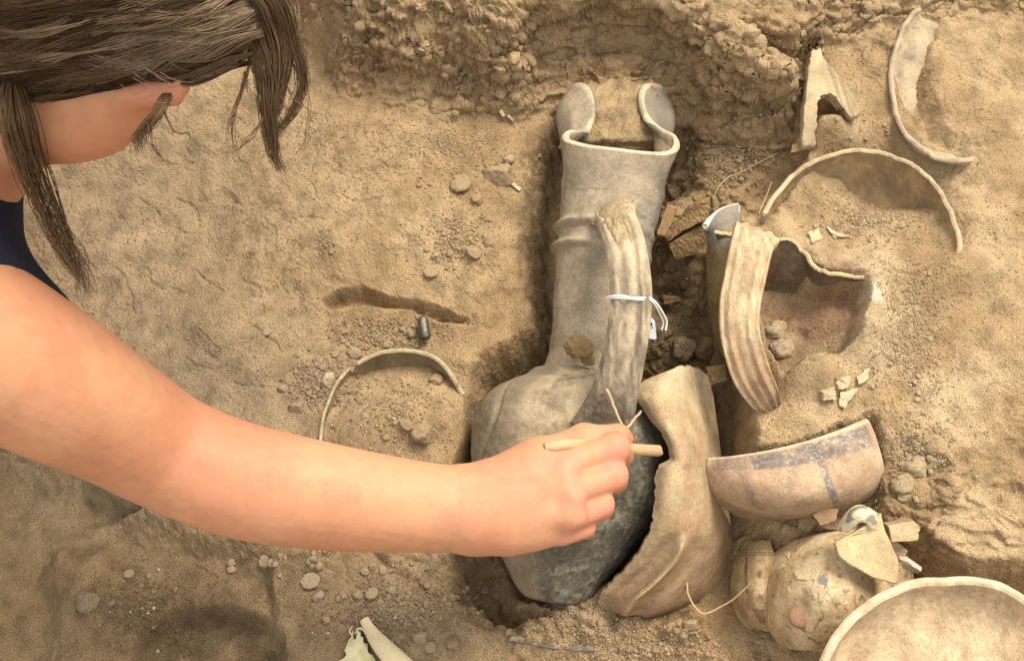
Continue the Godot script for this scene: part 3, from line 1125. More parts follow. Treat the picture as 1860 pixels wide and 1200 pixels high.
	shell(mouth, dense(ctrl, 56, 280), 0.0062, lip_paint, jug_point(jug_row(330), 0, 0), true)
	put("mouth", mouth, M.pot, root)
	var hs := Shape.new()
	var hp := path([[1112, 384, 0.078], [1121, 402, 0.100], [1136, 446, 0.130], [1146, 516, 0.143], [1145, 572, 0.141], [1134, 644, 0.130], [1118, 708, 0.112], [1104, 752, 0.095], [1094, 786, 0.087]], 110)
	var hpaint := func(p: Vector3, u: float, v: float, side: int) -> Color:
		var lengthways := nz(Vector3(p.x * 5.0, p.y * 0.5, p.z * 0.35), 42.0, 3.0)
		var n := nz(p, 40.0, 1.0)
		var col := mixc(Color(0.27, 0.215, 0.15), Color(0.50, 0.405, 0.26), ss(-0.25, 0.3, lengthways + n * 0.5))
		col = mixc(col, DUST * 1.05, ss(0.42, 0.15, u + n * 0.15))
		col = mixc(col, Color(0.17, 0.165, 0.145), ss(0.62, 0.95, u + n * 0.2) * ss(-0.2, 0.25, lengthways) * 0.8)
		return col * (0.93 + 0.22 * nz(p, 230.0))
	strap(hs, hp, [37, 36, 37, 38, 38, 39, 42, 50, 62], 0.0052, 3, 0.0013, hpaint)
	put("handle", hs, M.pot, root)

	# soil
	var soil := Shape.new()
	var fill := []
	for i in 26:
		var row := PackedVector3Array()
		for j in 36:
			var u := i / 25.0
			var v := j / 35.0 * 2.0 - 1.0
			var half := lerpf(92, 62, ss(0.0, 0.3, u)) - 6.0 * ss(0.7, 1.0, u)
			var y := lerpf(272, 118, u)
			var x := 1126.0 + (266.0 - y) * 0.05 + v * half
			var h := 0.044 - 0.004 * v * v - 0.006 * u - 0.012 * ss(0.14, 0.0, u) - 0.034 * pow(ss(0.62, 1.0, u + 0.1 * nz(Vector3(i, j, 0), 0.15)), 1.4)
			var p := P(x, y, h)
			row.append(p + Vector3.UP * (0.006 * nz(p, 45.0) + 0.002 * nz(p, 160.0)))
		fill.append(row)
	var spaint := func(p: Vector3, _u: float, _v: float, _s: int) -> Color:
		return dusted(p, Color(0.46, 0.32, 0.165), Color(0.53, 0.38, 0.21), 0.5, 40.0)
	shell(soil, fill, 0.02, spaint, CAM)
	tag(put("soil_plug", soil, M.soil), "brown soil filling the open mouth of the long-necked jug", "soil")
	# caked soil where the handle leaves the neck
	var cake := Shape.new()
	var patch := []
	for i in 30:
		var row := PackedVector3Array()
		var at := hp[1 + i]
		var t := (hp[2 + i] - hp[i]).normalized()
		var up := (CAM - at).normalized()
		up = (up - t * up.dot(t)).normalized()
		var x := t.cross(up).normalized()
		for j in 26:
			var u := i / 29.0
			var v := j / 25.0 * 2.0 - 1.0
			var half := size_at(at, lerpf(40, 26, u)) * (1.0 + 0.35 * nz(at + x * v * 0.02, 70.0))
			var edge := sqrt(maxf(0.0, 1.0 - v * v)) * ss(1.0, 0.55, u + 0.25 * nz(Vector3(u, v, 0), 3.0))
			var p := at + x * v * half + up * (0.0042 + 0.0042 * edge - 0.003 * v * v)
			row.append(p + up * 0.0022 * absf(nz(p, 190.0)) * edge)
		patch.append(row)
	shell(cake, patch, 0.003, func(p: Vector3, _u: float, _v: float, _s: int) -> Color: return dusted(p, Color(0.58, 0.44, 0.25), Color(0.49, 0.36, 0.2), 0.4, 60.0), CAM)
	tag(put("caked_soil", cake, M.soil), "dry yellow soil caked on the top of the jug handle", "soil")

func build_string_tag() -> void:
	var root := thing("string_tag", P(1150, 560, 0.11), "white string tied round the jug handle with a small paper tag", "tag")
	var white := Color(0.78, 0.76, 0.68)
	var s := Shape.new()
	tube(s, path([[1102, 541, 0.140], [1112, 538, 0.149], [1130, 537, 0.152], [1150, 541, 0.152], [1168, 541, 0.151], [1182, 541, 0.146], [1186, 548, 0.136]], 40), [0.0009, 0.0009], 7, white, white)
	tube(s, path([[1101, 542, 0.138], [1114, 541, 0.148], [1132, 541, 0.151], [1150, 543, 0.151], [1168, 544, 0.150], [1184, 542, 0.145]], 40), [0.0008, 0.0008], 7, white, white)
	put("loop", s, M.paper, root)
	for e in [[[1180, 540, 0.149], [1192, 550, 0.146], [1203, 566, 0.132], [1211, 583, 0.117], [1209, 600, 0.112]], [[1180, 542, 0.149], [1190, 553, 0.144], [1199, 570, 0.129], [1205, 585, 0.115], [1202, 599, 0.111]]]:
		var t := Shape.new()
		tube(t, path(e, 40), [0.0009, 0.0008], 7, white, white)
		put("string_end", t, M.paper, root)
	var card := Shape.new()
	slab(card, [[1176, 580, 0.117], [1183, 577, 0.117], [1190, 583, 0.116], [1193, 614, 0.107], [1190, 617, 0.106], [1172, 613, 0.108]], 0.0006, Color(0.66, 0.64, 0.70), Color(0.62, 0.6, 0.62), 0.0)
	put("card", card, M.paper, root)
	var ink := Shape.new()
	for q in [[[1180.5, 592, 0.1159], [1182.5, 585, 0.1177]], [[1182.5, 585, 0.1177], [1185, 592, 0.1159]], [[1181, 590, 0.1163], [1185, 590, 0.1163]], [[1182, 595, 0.115], [1186, 595, 0.115]]]:
		tube(ink, path(q, 3), [0.0005, 0.0005], 5, Color(0.03, 0.03, 0.05), Color(0.03, 0.03, 0.05))
	put("mark", ink, M.paper, root)

# a bowl whose rim is an ellipse in the view: rows run from the rim down
func bowl_rows(cx: float, cy: float, rx: float, ry: float, h: float, a0: float, a1: float, drop: float, nu: int, nv: int, rise := 0.0, keep := 0.35) -> Array:
	var rows := []
	for i in nu:
		var t := float(i) / (nu - 1)
		var row := PackedVector3Array()
		for j in nv:
			var a := deg_to_rad(lerpf(a0, a1, float(j) / (nv - 1)))
			var c := P(cx, cy, h)
			var e := P(cx + rx * cos(a), cy + ry * sin(a), h + rise * cos(a))
			var q := 1.0 - (1.0 - keep) * pow(t, 2.2)
			var p := c + (e - c) * q
			p.y = e.y - drop * sin(t * PI / 2)
			p += Vector3(nz(e, 14.0, 3.0), nz(e, 18.0, 6.0), nz(e, 14.0, 9.0)) * 0.003
			row.append(p)
		rows.append(row)
	return rows

func build_left_bowl() -> void:
	var root := thing("buried_bowl", P(730, 760, -0.04), "thin-rimmed bowl buried to its broken rim beside the forearm, full of soil", "bowl")
	var paint := func(p: Vector3, u: float, _v: float, side: int) -> Color:
		if side == 2: return dusted(p, Color(0.55, 0.44, 0.27), Color(0.36, 0.27, 0.16), 0.3, 60.0)
		return dusted(p, Color(0.25, 0.19, 0.11), Color(0.36, 0.26, 0.14), 0.4, 40.0)
	for q in [[173, 231, 0.008, 0.003], [235, 325, 0.0095, 0.0042]]:
		var rows := bowl_rows(728, 800, 148, 168, q[2], q[0], q[1], 0.05, 18, 80, 0.0, 0.6)
		jag(rows, "lr", 0.006, 70.0, q[0])
		if q[0] > 200: 
			for i in rows.size():
				for j in rows[i].size():
					rows[i][j] += Vector3(0.0, 0.002, 0.001) + Vector3.DOWN * 0.014 * pow(ss(0.62, 1.0, j / 79.0), 1.6)
		var s := Shape.new()
		shell(s, rows, q[3], paint, P(728, 800, 0.01), true)
		put("wall", s, M.pot, root)

func build_right_bowl() -> void:
	var paint := func(p: Vector3, u: float, _v: float, side: int) -> Color:
		if side == 2: return dusted(p, Color(0.60, 0.46, 0.27), Color(0.42, 0.31, 0.18), 0.35, 50.0)
		return dusted(p, Color(0.30, 0.21, 0.11), Color(0.42, 0.28, 0.14), 0.45, 40.0)
	var rows := bowl_rows(1560, 450, 186, 180, 0.050, 200, 402, 0.055, 20, 120, 0.0, 0.6)
	jag(rows, "t", 0.0016, 60.0, 3.0)
	for r in rows:
		for j in r.size(): r[j] += Vector3.DOWN * 0.02 * pow(ss(0.76, 1.0, j / 119.0), 1.5)
	var s := Shape.new()
	shell(s, rows, 0.0046, paint, P(1560, 450, 0.04), true)
	tag(put("soil_filled_bowl", s, M.pot), "wide pale-rimmed bowl sunk in the bank, full of soil, behind the grooved handle", "bowl")

func build_corner_vessel() -> void:
	var paint := func(p: Vector3, u: float, v: float, side: int) -> Color:
		var c := dusted(p, Color(0.34, 0.28, 0.205), Color(0.50, 0.385, 0.235), 0.5 + 0.5 * u, 45.0)
		return mixc(c, Color(0.52, 0.40, 0.27), 0.7) if side == 2 else c
	var rows := bowl_rows(1728, 140, 114, 152, 0.054, 40, 262, 0.02, 24, 110, 0.0, 0.2)
	jag(rows, "tlr", 0.004, 45.0, 8.0)
	for r in rows:
		for j in r.size(): r[j] += Vector3.DOWN * 0.022 * pow(ss(0.28, 0.0, j / 109.0), 1.5)
	var s := Shape.new()
	shell(s, rows, 0.0046, paint, P(1728, 140, 0.06), true)
	tag(put("broken_vessel", s, M.pot), "chipped curved rim of a large vessel sunk in the bank at top right", "pot")

func build_handle_fragment() -> void:
	var root := thing("handle_fragment", P(1500, 230, 0.045), "forked stump of a pale pot handle standing over a dark hole", "pot handle")
	var paint := func(p: Vector3, _u: float, _v: float, _s: int) -> Color: return dusted(p, BUFF, Color(0.60, 0.45, 0.26), 0.5, 50.0)
	var s := Shape.new()
	slab(s, [[1474, 90, 0.080], [1488, 85, 0.080], [1497, 106, 0.080], [1518, 128, 0.080], [1543, 160, 0.076], [1566, 206, 0.064], [1549, 216, 0.062], [1534, 196, 0.068], [1521, 177, 0.073], [1505, 169, 0.075], [1491, 174, 0.074], [1484, 190, 0.072], [1482, 222, 0.066], [1480, 266, 0.056], [1456, 268, 0.056], [1458, 220, 0.066], [1463, 170, 0.075], [1468, 128, 0.079], [1471, 104, 0.080]], 0.016, Color(0.53, 0.40, 0.24), Color(0.50, 0.375, 0.22), 0.0012)
	for k in s.v.size():
		s.v[k] += Vector3(nz(s.v[k], 60.0), nz(s.v[k], 60.0, 4.0), 0) * 0.0016
		s.c[k] = paint.call(s.v[k], 0, 0, 0)
	put("arch", s, M.pot, root)

func build_painted_bowl() -> void:
	var rows := sheet([[1287, 833, 0.046, 1577, 762, 0.05, 0.012, 0, 12], [1284, 848, 0.046, 1592, 795, 0.05, 0.024, 0, 15], [1287, 880, 0.034, 1606, 845, 0.038, 0.040, 0, 17], [1303, 912, 0.012, 1608, 885, 0.015, 0.048, 0, 17], [1345, 940, -0.018, 1592, 910, -0.012, 0.034, 0, 12], [1400, 952, -0.045, 1545, 928, -0.045, 0.012, 0, 6]], 110, 170)
	var paint := func(p: Vector3, u: float, v: float, side: int) -> Color:
		var n := nz(p, 40.0, 4.0)
		var f := nz(p, 150.0, 9.0)
		if side == 2: return dusted(p, Color(0.64, 0.52, 0.32), Color(0.5, 0.36, 0.2), 0.3, 60.0)
		if side == 1: return dusted(p, BUFF, DUST, 0.5)
		var col := mixc(PINK, Color(0.56, 0.41, 0.255), ss(-0.3, 0.4, n + v * 0.3 - 0.3))
		col = mixc(col, Color(0.45, 0.365, 0.225), ss(0.45, 0.9, u + n * 0.2) * 0.7)
		var wear := ss(-0.35, 0.25, nz(p, 75.0, 14.0) + 0.6 * f)
		var ink := Color(0.185, 0.165, 0.155)
		var band := ss(0.035, 0.06, u) * (1.0 - ss(0.235, 0.265, u)) * ss(-0.02, 0.1, v) * (1.0 - ss(0.965, 0.985, v))
		if v < 0.26: band *= 0.75
		if u > 0.15 and u < 0.165 and v < 0.3: band = 0.75
		var stroke := 0.0
		for q in [[0.665, 0.10, 0.022], [0.205, 0.10, 0.024]]:
			var d: float = absf(v - (q[0] + (u - 0.25) * q[1]))
			stroke = maxf(stroke, (1.0 - ss(q[2] - 0.006, q[2] + 0.006, d)) * ss(0.22, 0.26, u) * (1.0 - ss(0.62, 0.72, u)) * (1.0 if q[0] > 0.5 else 0.6))
		col = mixc(col, Color(0.64, 0.52, 0.33), 1.0 - ss(0.022, 0.034, u))
		col = mixc(col, ink, maxf(band, stroke) * (0.5 + 0.35 * wear))
		col = mixc(col, Color(0.60, 0.51, 0.37), maxf(band, stroke) * ss(0.1, 0.4, nz(p, 260.0, 3.0) + n * 0.3) * 0.5)
		return col * (0.93 + 0.2 * nz(p, 230.0))
	var s := Shape.new()
	shell(s, rows, 0.006, paint, CAM)
	tag(put("painted_bowl", s, M.pot), "pinkish bowl lying on its side with a dark painted band below its rim", "bowl")

func build_big_sherd() -> void:
	var said := ("tall broken jar side with a ragged edge, the wooden stick pointing at it")
	var rows := sheet([[1172, 690, 0.072, 1286, 680, 0.02, 0.024, 10, -20], [1149, 713, 0.078, 1296, 720, 0.012, 0.036, 0, -6], [1174, 752, 0.080, 1302, 762, 0.002, 0.040], [1190, 790, 0.080, 1308, 805, -0.006, 0.042], [1196, 832, 0.079, 1314, 850, -0.014, 0.043], [1190, 872, 0.076, 1319, 895, -0.02, 0.044], [1187, 912, 0.070, 1325, 932, -0.028, 0.044], [1184, 948, 0.062, 1331, 965, -0.036, 0.042], [1172, 982, 0.050, 1332, 1000, -0.044, 0.039], [1148, 1020, 0.032, 1322, 1035, -0.05, 0.036], [1112, 1056, 0.012, 1300, 1072, -0.056, 0.036], [1086, 1084, -0.006, 1262, 1104, -0.06, 0.034], [1092, 1112, -0.03, 1215, 1126, -0.066, 0.02]], 150, 90)
	jag(rows, "l", 0.0030, 105.0, 2.0)
	for i in rows.size():
		var u := float(i) / (rows.size() - 1)
		var nick := 0.009 * ss(0.15, 0.335, u) * (1.0 - ss(0.335, 0.365, u))
		for j in 48:
			rows[i][j] += Vector3(nick * (1.0 - j / 48.0), 0, 0)
	jag(rows, "t", 0.003, 50.0, 5.0)
	jag(rows, "b", 0.004, 50.0, 7.0)
	# a raised scar and a groove on the lower part, where a handle was
	for i in rows.size():
		for j in rows[i].size():
			var u := float(i) / (rows.size() - 1)
			var v: float = float(j) / (rows[i].size() - 1)
			var m := lerpf(0.42, 0.34, ss(0.6, 1.0, u))
			var on := ss(0.60, 0.70, u) * (1.0 - ss(0.97, 1.0, u) * 0.4)
			var d: float = v - m
			rows[i][j] += Vector3(0, 1, 0.5).normalized() * on * (0.013 * exp(-d * d / 0.004) - 0.008 * exp(-pow(d + 0.17, 2) / 0.009) - 0.008 * exp(-pow(d - 0.18, 2) / 0.012))
	var paint := func(p: Vector3, u: float, v: float, side: int) -> Color:
		var n := nz(p, 34.0, 6.0)
		if side == 2: return mixc(Color(0.30, 0.20, 0.10), Color(0.2, 0.13, 0.065), ss(-0.2, 0.3, n))
		if side == 1: return Color(0.22, 0.15, 0.08)
		var col := mixc(Color(0.50, 0.365, 0.205), Color(0.49, 0.315, 0.175), ss(-0.1, 0.35, n - absf(v - 0.5) * 0.6 + 0.1) * ss(0.1, 0.3, u))
		col = mixc(col, Color(0.56, 0.43, 0.25), ss(0.2, 0.0, u + n * 0.1))
		col = mixc(col, Color(0.44, 0.285, 0.17), ss(0.62, 0.85, u + n * 0.15) * 0.7)
		col = mixc(col, Color(0.60, 0.42, 0.22), exp(-pow(v - lerpf(0.42, 0.34, ss(0.6, 1.0, u)), 2) / 0.0008) * ss(0.62, 0.7, u) * 0.7)
		col = mixc(col, Color(0.40, 0.285, 0.155), ss(0.05, 0.4, nz(p, 60.0, 20.0)) * 0.4)
		return col * (0.93 + 0.2 * nz(p, 230.0))
	var s := Shape.new()
	shell(s, rows, 0.0052, paint, CAM)
	tag(put("jar_sherd", s, M.pot), said, "potsherd")

func build_grooved_jar() -> void:
	var root := thing("grooved_handle_jar", P(1370, 690, 0.0), "broken jar with a wide grooved handle standing proud, set in the bank", "jar")
	var grey_wall := func(p: Vector3, u: float, v: float, side: int) -> Color:
		if side == 2 and u < 0.06: return Color(0.74, 0.68, 0.54) * (0.95 + 0.15 * nz(p, 90.0))
		var n := nz(p, 45.0, 3.0)
		return dusted(p, mixc(Color(0.27, 0.245, 0.20), Color(0.30, 0.20, 0.085), ss(0.1, 0.45, u + n * 0.2)), Color(0.36, 0.25, 0.12), 0.3, 60.0)
	var s := Shape.new()
	var rows := sheet([[1287, 412, 0.052, 1342, 370, 0.05, 0.002, -8, -8], [1284, 440, 0.034, 1345, 430, 0.05, 0.008], [1284, 500, 0.02, 1345, 495, 0.05, 0.010], [1290, 580, 0.008, 1345, 580, 0.045, 0.010], [1308, 650, -0.004, 1350, 650, 0.036, 0.008]], 70, 30)
	shell(s, rows, 0.006, grey_wall, CAM)
	put("side_wall", s, M.pot, root)
	var back := Shape.new()
	var upper := PackedVector3Array()
	var middle := PackedVector3Array()
	var lower := PackedVector3Array()
	for q in [[1300, 426, 1322, 500], [1345, 431, 1372, 528], [1400, 431, 1408, 540], [1436, 438, 1440, 546], [1458, 456, 1468, 550], [1472, 482, 1490, 552], [1498, 496, 1512, 552], [1532, 501, 1542, 550], [1574, 507, 1572, 544]]:
		upper.append(P(q[0], q[1], 0.053))
		middle.append(P(lerpf(q[0], q[2], 0.5), lerpf(q[1], q[3], 0.5), 0.028))
		lower.append(P(q[2], q[3], -0.004))
	var edge := dense([upper, middle, lower], 40, 110)
	jag(edge, "t", 0.005, 55.0, 4.0)
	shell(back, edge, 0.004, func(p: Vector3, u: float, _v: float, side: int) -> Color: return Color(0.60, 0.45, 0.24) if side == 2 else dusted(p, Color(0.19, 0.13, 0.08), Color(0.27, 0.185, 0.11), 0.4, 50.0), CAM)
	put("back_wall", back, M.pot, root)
	var h := Shape.new()
	var paint := func(p: Vector3, u: float, v: float, side: int) -> Color:
		var n := nz(p, 38.0, 11.0)
		var lines := nz(Vector3(p.x * 5.0, p.y * 0.6, p.z * 0.4), 46.0, 8.0)
		var col := mixc(Color(0.48, 0.345, 0.195), Color(0.60, 0.465, 0.285), ss(-0.25, 0.3, lines + n * 0.5))
		col = mixc(col, Color(0.43, 0.275, 0.155), ss(0.5, 0.75, u + n * 0.25) * (0.9 if v > 0.12 else 0.2))
		return col * (0.93 + 0.2 * nz(p, 230.0))
	strap(h, path([[1375, 424, 0.064], [1366, 446, 0.078], [1355, 497, 0.090], [1344, 557, 0.094], [1346, 614, 0.092], [1364, 676, 0.080], [1386, 718, 0.062], [1402, 742, 0.046]], 110), [44, 39, 38, 37, 36, 36, 30, 20], 0.0055, 4, 0.0013, paint)
	put("handle", h, M.pot, root)

func build_bottom_jars() -> void:
	var cream := func(p: Vector3, u: float, v: float, side: int) -> Color:
		var n := nz(p, 36.0, 2.0)
		var f := nz(p, 120.0, 6.0)
		if side == 2: return dusted(p, Color(0.56, 0.40, 0.22), Color(0.4, 0.27, 0.14), 0.4, 60.0)
		var col := mixc(Color(0.68, 0.53, 0.315), Color(0.54, 0.38, 0.20), ss(-0.25, 0.4, n + (0.25 if v < 0.2 else 0.0)))
		var crack := 1.0 - absf(nz(p, 26.0, 31.0)) * 17.0
		col = mixc(col, Color(0.11, 0.07, 0.035), clampf(crack, 0, 1) * ss(-0.15, 0.1, f + 0.1) * ss(0.2, 0.4, v) * ss(0.2, 0.35, u) * 0.8)
		col = mixc(col, Color(0.15, 0.10, 0.055), ss(0.36, 0.5, f + 0.2 * n) * 0.7)
		col = mixc(col, Color(0.20, 0.19, 0.20), (1.0 - ss(0.02, 0.05, Vector2(v - 0.42, (u - 0.36) * 0.8).length() + f * 0.02)) * 0.85)
		return col * (0.93 + 0.2 * nz(p, 230.0))
	var s := Shape.new()
	var rows := sheet([[1438, 982, -0.005, 1608, 962, 0.0, 0.022, 0, -8], [1388, 1022, -0.01, 1650, 1000, 0.005, 0.055, 0, -4], [1375, 1075, -0.012, 1660, 1060, 0.0, 0.072], [1388, 1128, -0.018, 1640, 1130, -0.01, 0.068, 0, 4], [1408, 1160, -0.026, 1560, 1172, -0.03, 0.056, 0, 4], [1420, 1176, -0.03, 1500, 1184, -0.03, 0.04, 0, 2]], 110, 130)
	jag(rows, "b", 0.006, 50.0, 2.0)
	shell(s, rows, 0.005, cream, CAM)
	var root := thing("round_jar", P(1480, 1150, -0.05), "round cream jar with a cracked flaking side next to the large clay bowl", "jar")
	put("body", s, M.pot, root)
	var disc := Shape.new()
	tube(disc, PackedVector3Array([P(1457, 1116, 0.030), P(1455, 1119, 0.039), P(1454, 1120, 0.042)]), [0.0098, 0.0098, 0.0072], 18, Color(0.45, 0.27, 0.16), Color(0.45, 0.27, 0.16))
	put("round_chip", disc, M.pot, root)
	for e in [[[1442, 1036], [1466, 1025], [1492, 1033], [1480, 1053], [1448, 1052]], [[1428, 1064], [1458, 1058], [1498, 1062], [1492, 1092], [1446, 1098]], [[1506, 1052], [1552, 1064], [1540, 1098], [1502, 1090]], [[1404, 1010], [1434, 1000], [1440, 1026], [1410, 1036]]]:
		var flake := Shape.new()
		var list := []
		for k in e: list.append([k[0], k[1], top_of(rows, k[0], k[1]) + 0.001])
		slab(flake, list, 0.0026, Color(0.64, 0.49, 0.285), Color(0.36, 0.25, 0.135), 0.0016)
		put("flake", flake, M.pot, root, true)
	var p := Shape.new()
	var prow := sheet([[1352, 985, -0.02, 1400, 985, 0.0, 0.010, 0, -4], [1334, 1020, -0.03, 1410, 1020, 0.0, 0.022], [1327, 1070, -0.035, 1410, 1070, -0.005, 0.026], [1335, 1110, -0.04, 1412, 1115, -0.015, 0.024], [1352, 1140, -0.05, 1412, 1150, -0.03, 0.014]], 70, 60)
	jag(prow, "tb", 0.003, 60.0, 6.0)
	var painted := func(q: Vector3, u: float, v: float, _side: int) -> Color:
		var n := nz(q, 45.0, 3.0)
		var col := dusted(q, Color(0.42, 0.29, 0.15), Color(0.52, 0.38, 0.21), 0.4, 50.0)
		var ink := Color(0.16, 0.11, 0.07)
		var on := 0.0
		if u < 0.2 and sin(u * 190.0) > 0.1 and v > 0.15: on = 0.8
		if absf(v - 0.28 - (u - 0.2) * 0.25) < 0.035 and u > 0.2 and u < 0.55: on = 0.8
		if Vector2((v - 0.62) * 0.6, u - 0.36).length() < 0.035: on = 0.9
		if Vector2((v - 0.64) * 0.6, u - 0.6).length() < 0.05: on = 0.75
		if v > 0.42 + (u - 0.7) * 0.6 and v < 0.7 and u > 0.7 and u < 0.9: on = 0.7
		return mixc(col, ink, on * ss(-0.4, 0.1, n + 0.2))
	shell(p, prow, 0.005, painted, CAM)
	tag(put("painted_jar", p, M.pot), "small jar with dark painted dots half hidden behind the round cream jar", "jar")

func build_clay_bowl() -> void:
	var rows := bowl_rows(1726, 1278, 254, 233, 0.094, 0, 360, 0.045, 44, 200, 0.0, 0.02)
	for r in rows: r[199] = r[0]
	var paint := func(p: Vector3, u: float, v: float, side: int) -> Color:
		var n := nz(p, 22.0, 2.0)
		var f := nz(p, 150.0, 6.0)
		if side == 2: return dusted(p, Color(0.66, 0.55, 0.36), Color(0.52, 0.38, 0.22), 0.3, 50.0)
		var col := mixc(Color(0.55, 0.39, 0.23), Color(0.60, 0.45, 0.27), ss(-0.3, 0.3, n * 0.5 + f))
		return mixc(col, Color(0.48, 0.31, 0.18), ss(0.1, 0.5, nz(p, 14.0, 9.0)) * 0.5) * (0.92 + 0.3 * nz(p, 260.0))
	var s := Shape.new()
	shell(s, rows, 0.0068, paint, P(1726, 1278, 0.03), true)
	tag(put("clay_bowl", s, M.pot), "large shallow clay bowl with a thick pale rim in front of the round jar", "bowl")

func build_small_sherds() -> void:
	var s := Shape.new()
	slab(s, [[1517, 986, 0.082], [1560, 962, 0.090], [1602, 932, 0.092], [1609, 965, 0.086], [1633, 1018, 0.072], [1630, 1061, 0.066], [1588, 1050, 0.074], [1548, 1028, 0.080], [1524, 1008, 0.080]], 0.0048, Color(0.60, 0.455, 0.245), Color(0.50, 0.36, 0.19))
	tag(put("triangular_sherd", s, M.pot, null, true), "flat three-cornered sherd leaning on the round cream jar", "potsherd")
	s = Shape.new()
	var rows := sheet([[1520, 958, 0.060, 1600, 936, 0.078, 0.010, -4, -30], [1524, 962, 0.076, 1597, 944, 0.090, 0.014, -2, -24], [1538, 966, 0.084, 1588, 958, 0.092, 0.008, 0, -16]], 26, 50)
	jag(rows, "b", 0.002, 70.0, 4.0)
	shell(s, rows, 0.004, func(p: Vector3, _u: float, v: float, side: int) -> Color: return mixc(Color(0.72, 0.62, 0.40), Color(0.17, 0.15, 0.115), ss(0.12, 0.3, nz(p, 70.0, 5.0) + v * 0.1) * (0.8 if side == 0 else 0.2)), CAM)
	tag(put("curved_sherd", s, M.pot), "curled cream rim sherd with dark flecks resting above the triangular sherd", "potsherd")
	s = Shape.new()
	slab(s, [[1613, 955, 0.078], [1662, 947, 0.080], [1672, 962, 0.078], [1667, 981, 0.074], [1618, 984, 0.072]], 0.014, Color(0.62, 0.47, 0.26), Color(0.40, 0.27, 0.15))
	tag(put("block_sherd", s, M.pot, null, true), "thick squared sherd lying right of the triangular sherd", "potsherd")
	s = Shape.new()
	slab(s, [[1634, 1014, 0.058], [1650, 1020, 0.058], [1674, 1037, 0.056], [1668, 1042, 0.05], [1640, 1032, 0.05]], 0.004, Color(0.60, 0.50, 0.36), Color(0.64, 0.52, 0.4))
	tag(put("thin_sherd", s, M.pot, null, true), "thin sherd edge sticking out between the triangular sherd and the clay bowl", "potsherd")
	s = Shape.new()
	slab(s, [[1596, 990, 0.060], [1622, 978, 0.062], [1650, 1000, 0.058], [1640, 1026, 0.054], [1606, 1022, 0.054]], 0.005, Color(0.56, 0.42, 0.24), Color(0.36, 0.25, 0.14))
	tag(put("wedge_sherd", s, M.pot, null, true), "buff sherd wedged under the right edge of the triangular sherd", "potsherd")
	s = Shape.new()
	slab(s, [[1476, 934, 0.030], [1500, 920, 0.036], [1524, 926, 0.036], [1518, 946, 0.03], [1490, 954, 0.026]], 0.012, Color(0.55, 0.36, 0.21), Color(0.44, 0.28, 0.16))
	tag(put("pink_sherd", s, M.pot, null, true), "pinkish sherd between the painted bowl and the curled cream sherd", "potsherd")
	s = Shape.new()
	slab(s, [[1212, 372, 0.03], [1231, 376, 0.03], [1222, 402, 0.022], [1208, 430, 0.014], [1193, 426, 0.014], [1202, 398, 0.022]], 0.009, Color(0.46, 0.285, 0.14), Color(0.30, 0.185, 0.09))
	tag(put("brick_red_sherd", s, M.pot, null, true), "narrow reddish sherd standing against the right side of the jug neck", "potsherd")
	s = Shape.new()
	slab(s, [[1252, 372, 0.036], [1290, 356, 0.040], [1288, 396, 0.032], [1262, 408, 0.026], [1236, 420, 0.018], [1214, 440, 0.01], [1228, 404, 0.022]], 0.012, Color(0.42, 0.27, 0.125), Color(0.26, 0.165, 0.08))
	tag(put("slab_sherd", s, M.clod, null, true), "broad brown slab of pottery and earth between the jug neck and the jar", "potsherd")
	s = Shape.new()
	slab(s, [[1214, 444, 0.008], [1242, 424, 0.014], [1288, 402, 0.024], [1288, 436, 0.014], [1262, 462, 0.004], [1226, 472, -0.004]], 0.016, Color(0.40, 0.265, 0.12), Color(0.2, 0.12, 0.06))
	tag(put("jutting_slab", s, M.clod, null, true), "brown earth crusted slab jutting over a dark gap right of the jug handle", "potsherd")
	for q in [[[[1204, 535, -0.03], [1232, 537, -0.03], [1240, 546, -0.03], [1206, 553, -0.035]], "flat brown sherd lying in the dark earth just right of the string"], [[[1282, 668, 0.01], [1318, 662, 0.012], [1322, 690, 0.005], [1288, 702, 0.0]], "squarish brown sherd below the paired stones at the foot of the grooved handle"], [[[1440, 262, 0.05], [1462, 258, 0.052], [1452, 275, 0.05], [1436, 278, 0.048]], "small buff flake at the foot of the forked handle stump"]]:
		s = Shape.new()
		slab(s, q[0], 0.006, Color(0.34, 0.225, 0.105), Color(0.26, 0.17, 0.085))
		tag(put("flat_sherd", s, M.clod, null, true), q[1], "potsherd")
	# pale chips and splinters in the soil on the right
	var chips := [[[[1466, 424, 0], [1488, 413, 0], [1496, 432, 0], [1478, 440, 0]], "pale chip in the soil-filled bowl left of the curved splinter"], [[[1520, 686, 0], [1548, 684, 0], [1540, 704, 0], [1522, 706, 0]], "upper cream chip of the small heap above the painted bowl"], [[[1494, 712, 0], [1518, 702, 0], [1520, 726, 0], [1496, 728, 0]], "left cream chip of the small heap above the painted bowl"], [[[1526, 712, 0], [1560, 704, 0], [1540, 730, 0], [1532, 744, 0], [1524, 736, 0]], "lower pointed chip of the small heap above the painted bowl"], [[[1556, 684, 0], [1582, 668, 0], [1578, 688, 0], [1560, 698, 0]], "right chip of the small heap above the painted bowl"]]
	for q in chips:
		s = Shape.new()
		var list := []
		for e in q[0]:
			var g := G(e[0], e[1])
			list.append([e[0], e[1], g.y + TILT * g.z + rng.randf_range(0.0015, 0.0055)])
		slab(s, list, 0.006, Color(0.60, 0.47, 0.28), Color(0.50, 0.37, 0.2), 0.0018)
		tag(put("pale_chip", s, M.pot, null, true), q[1], "chip")
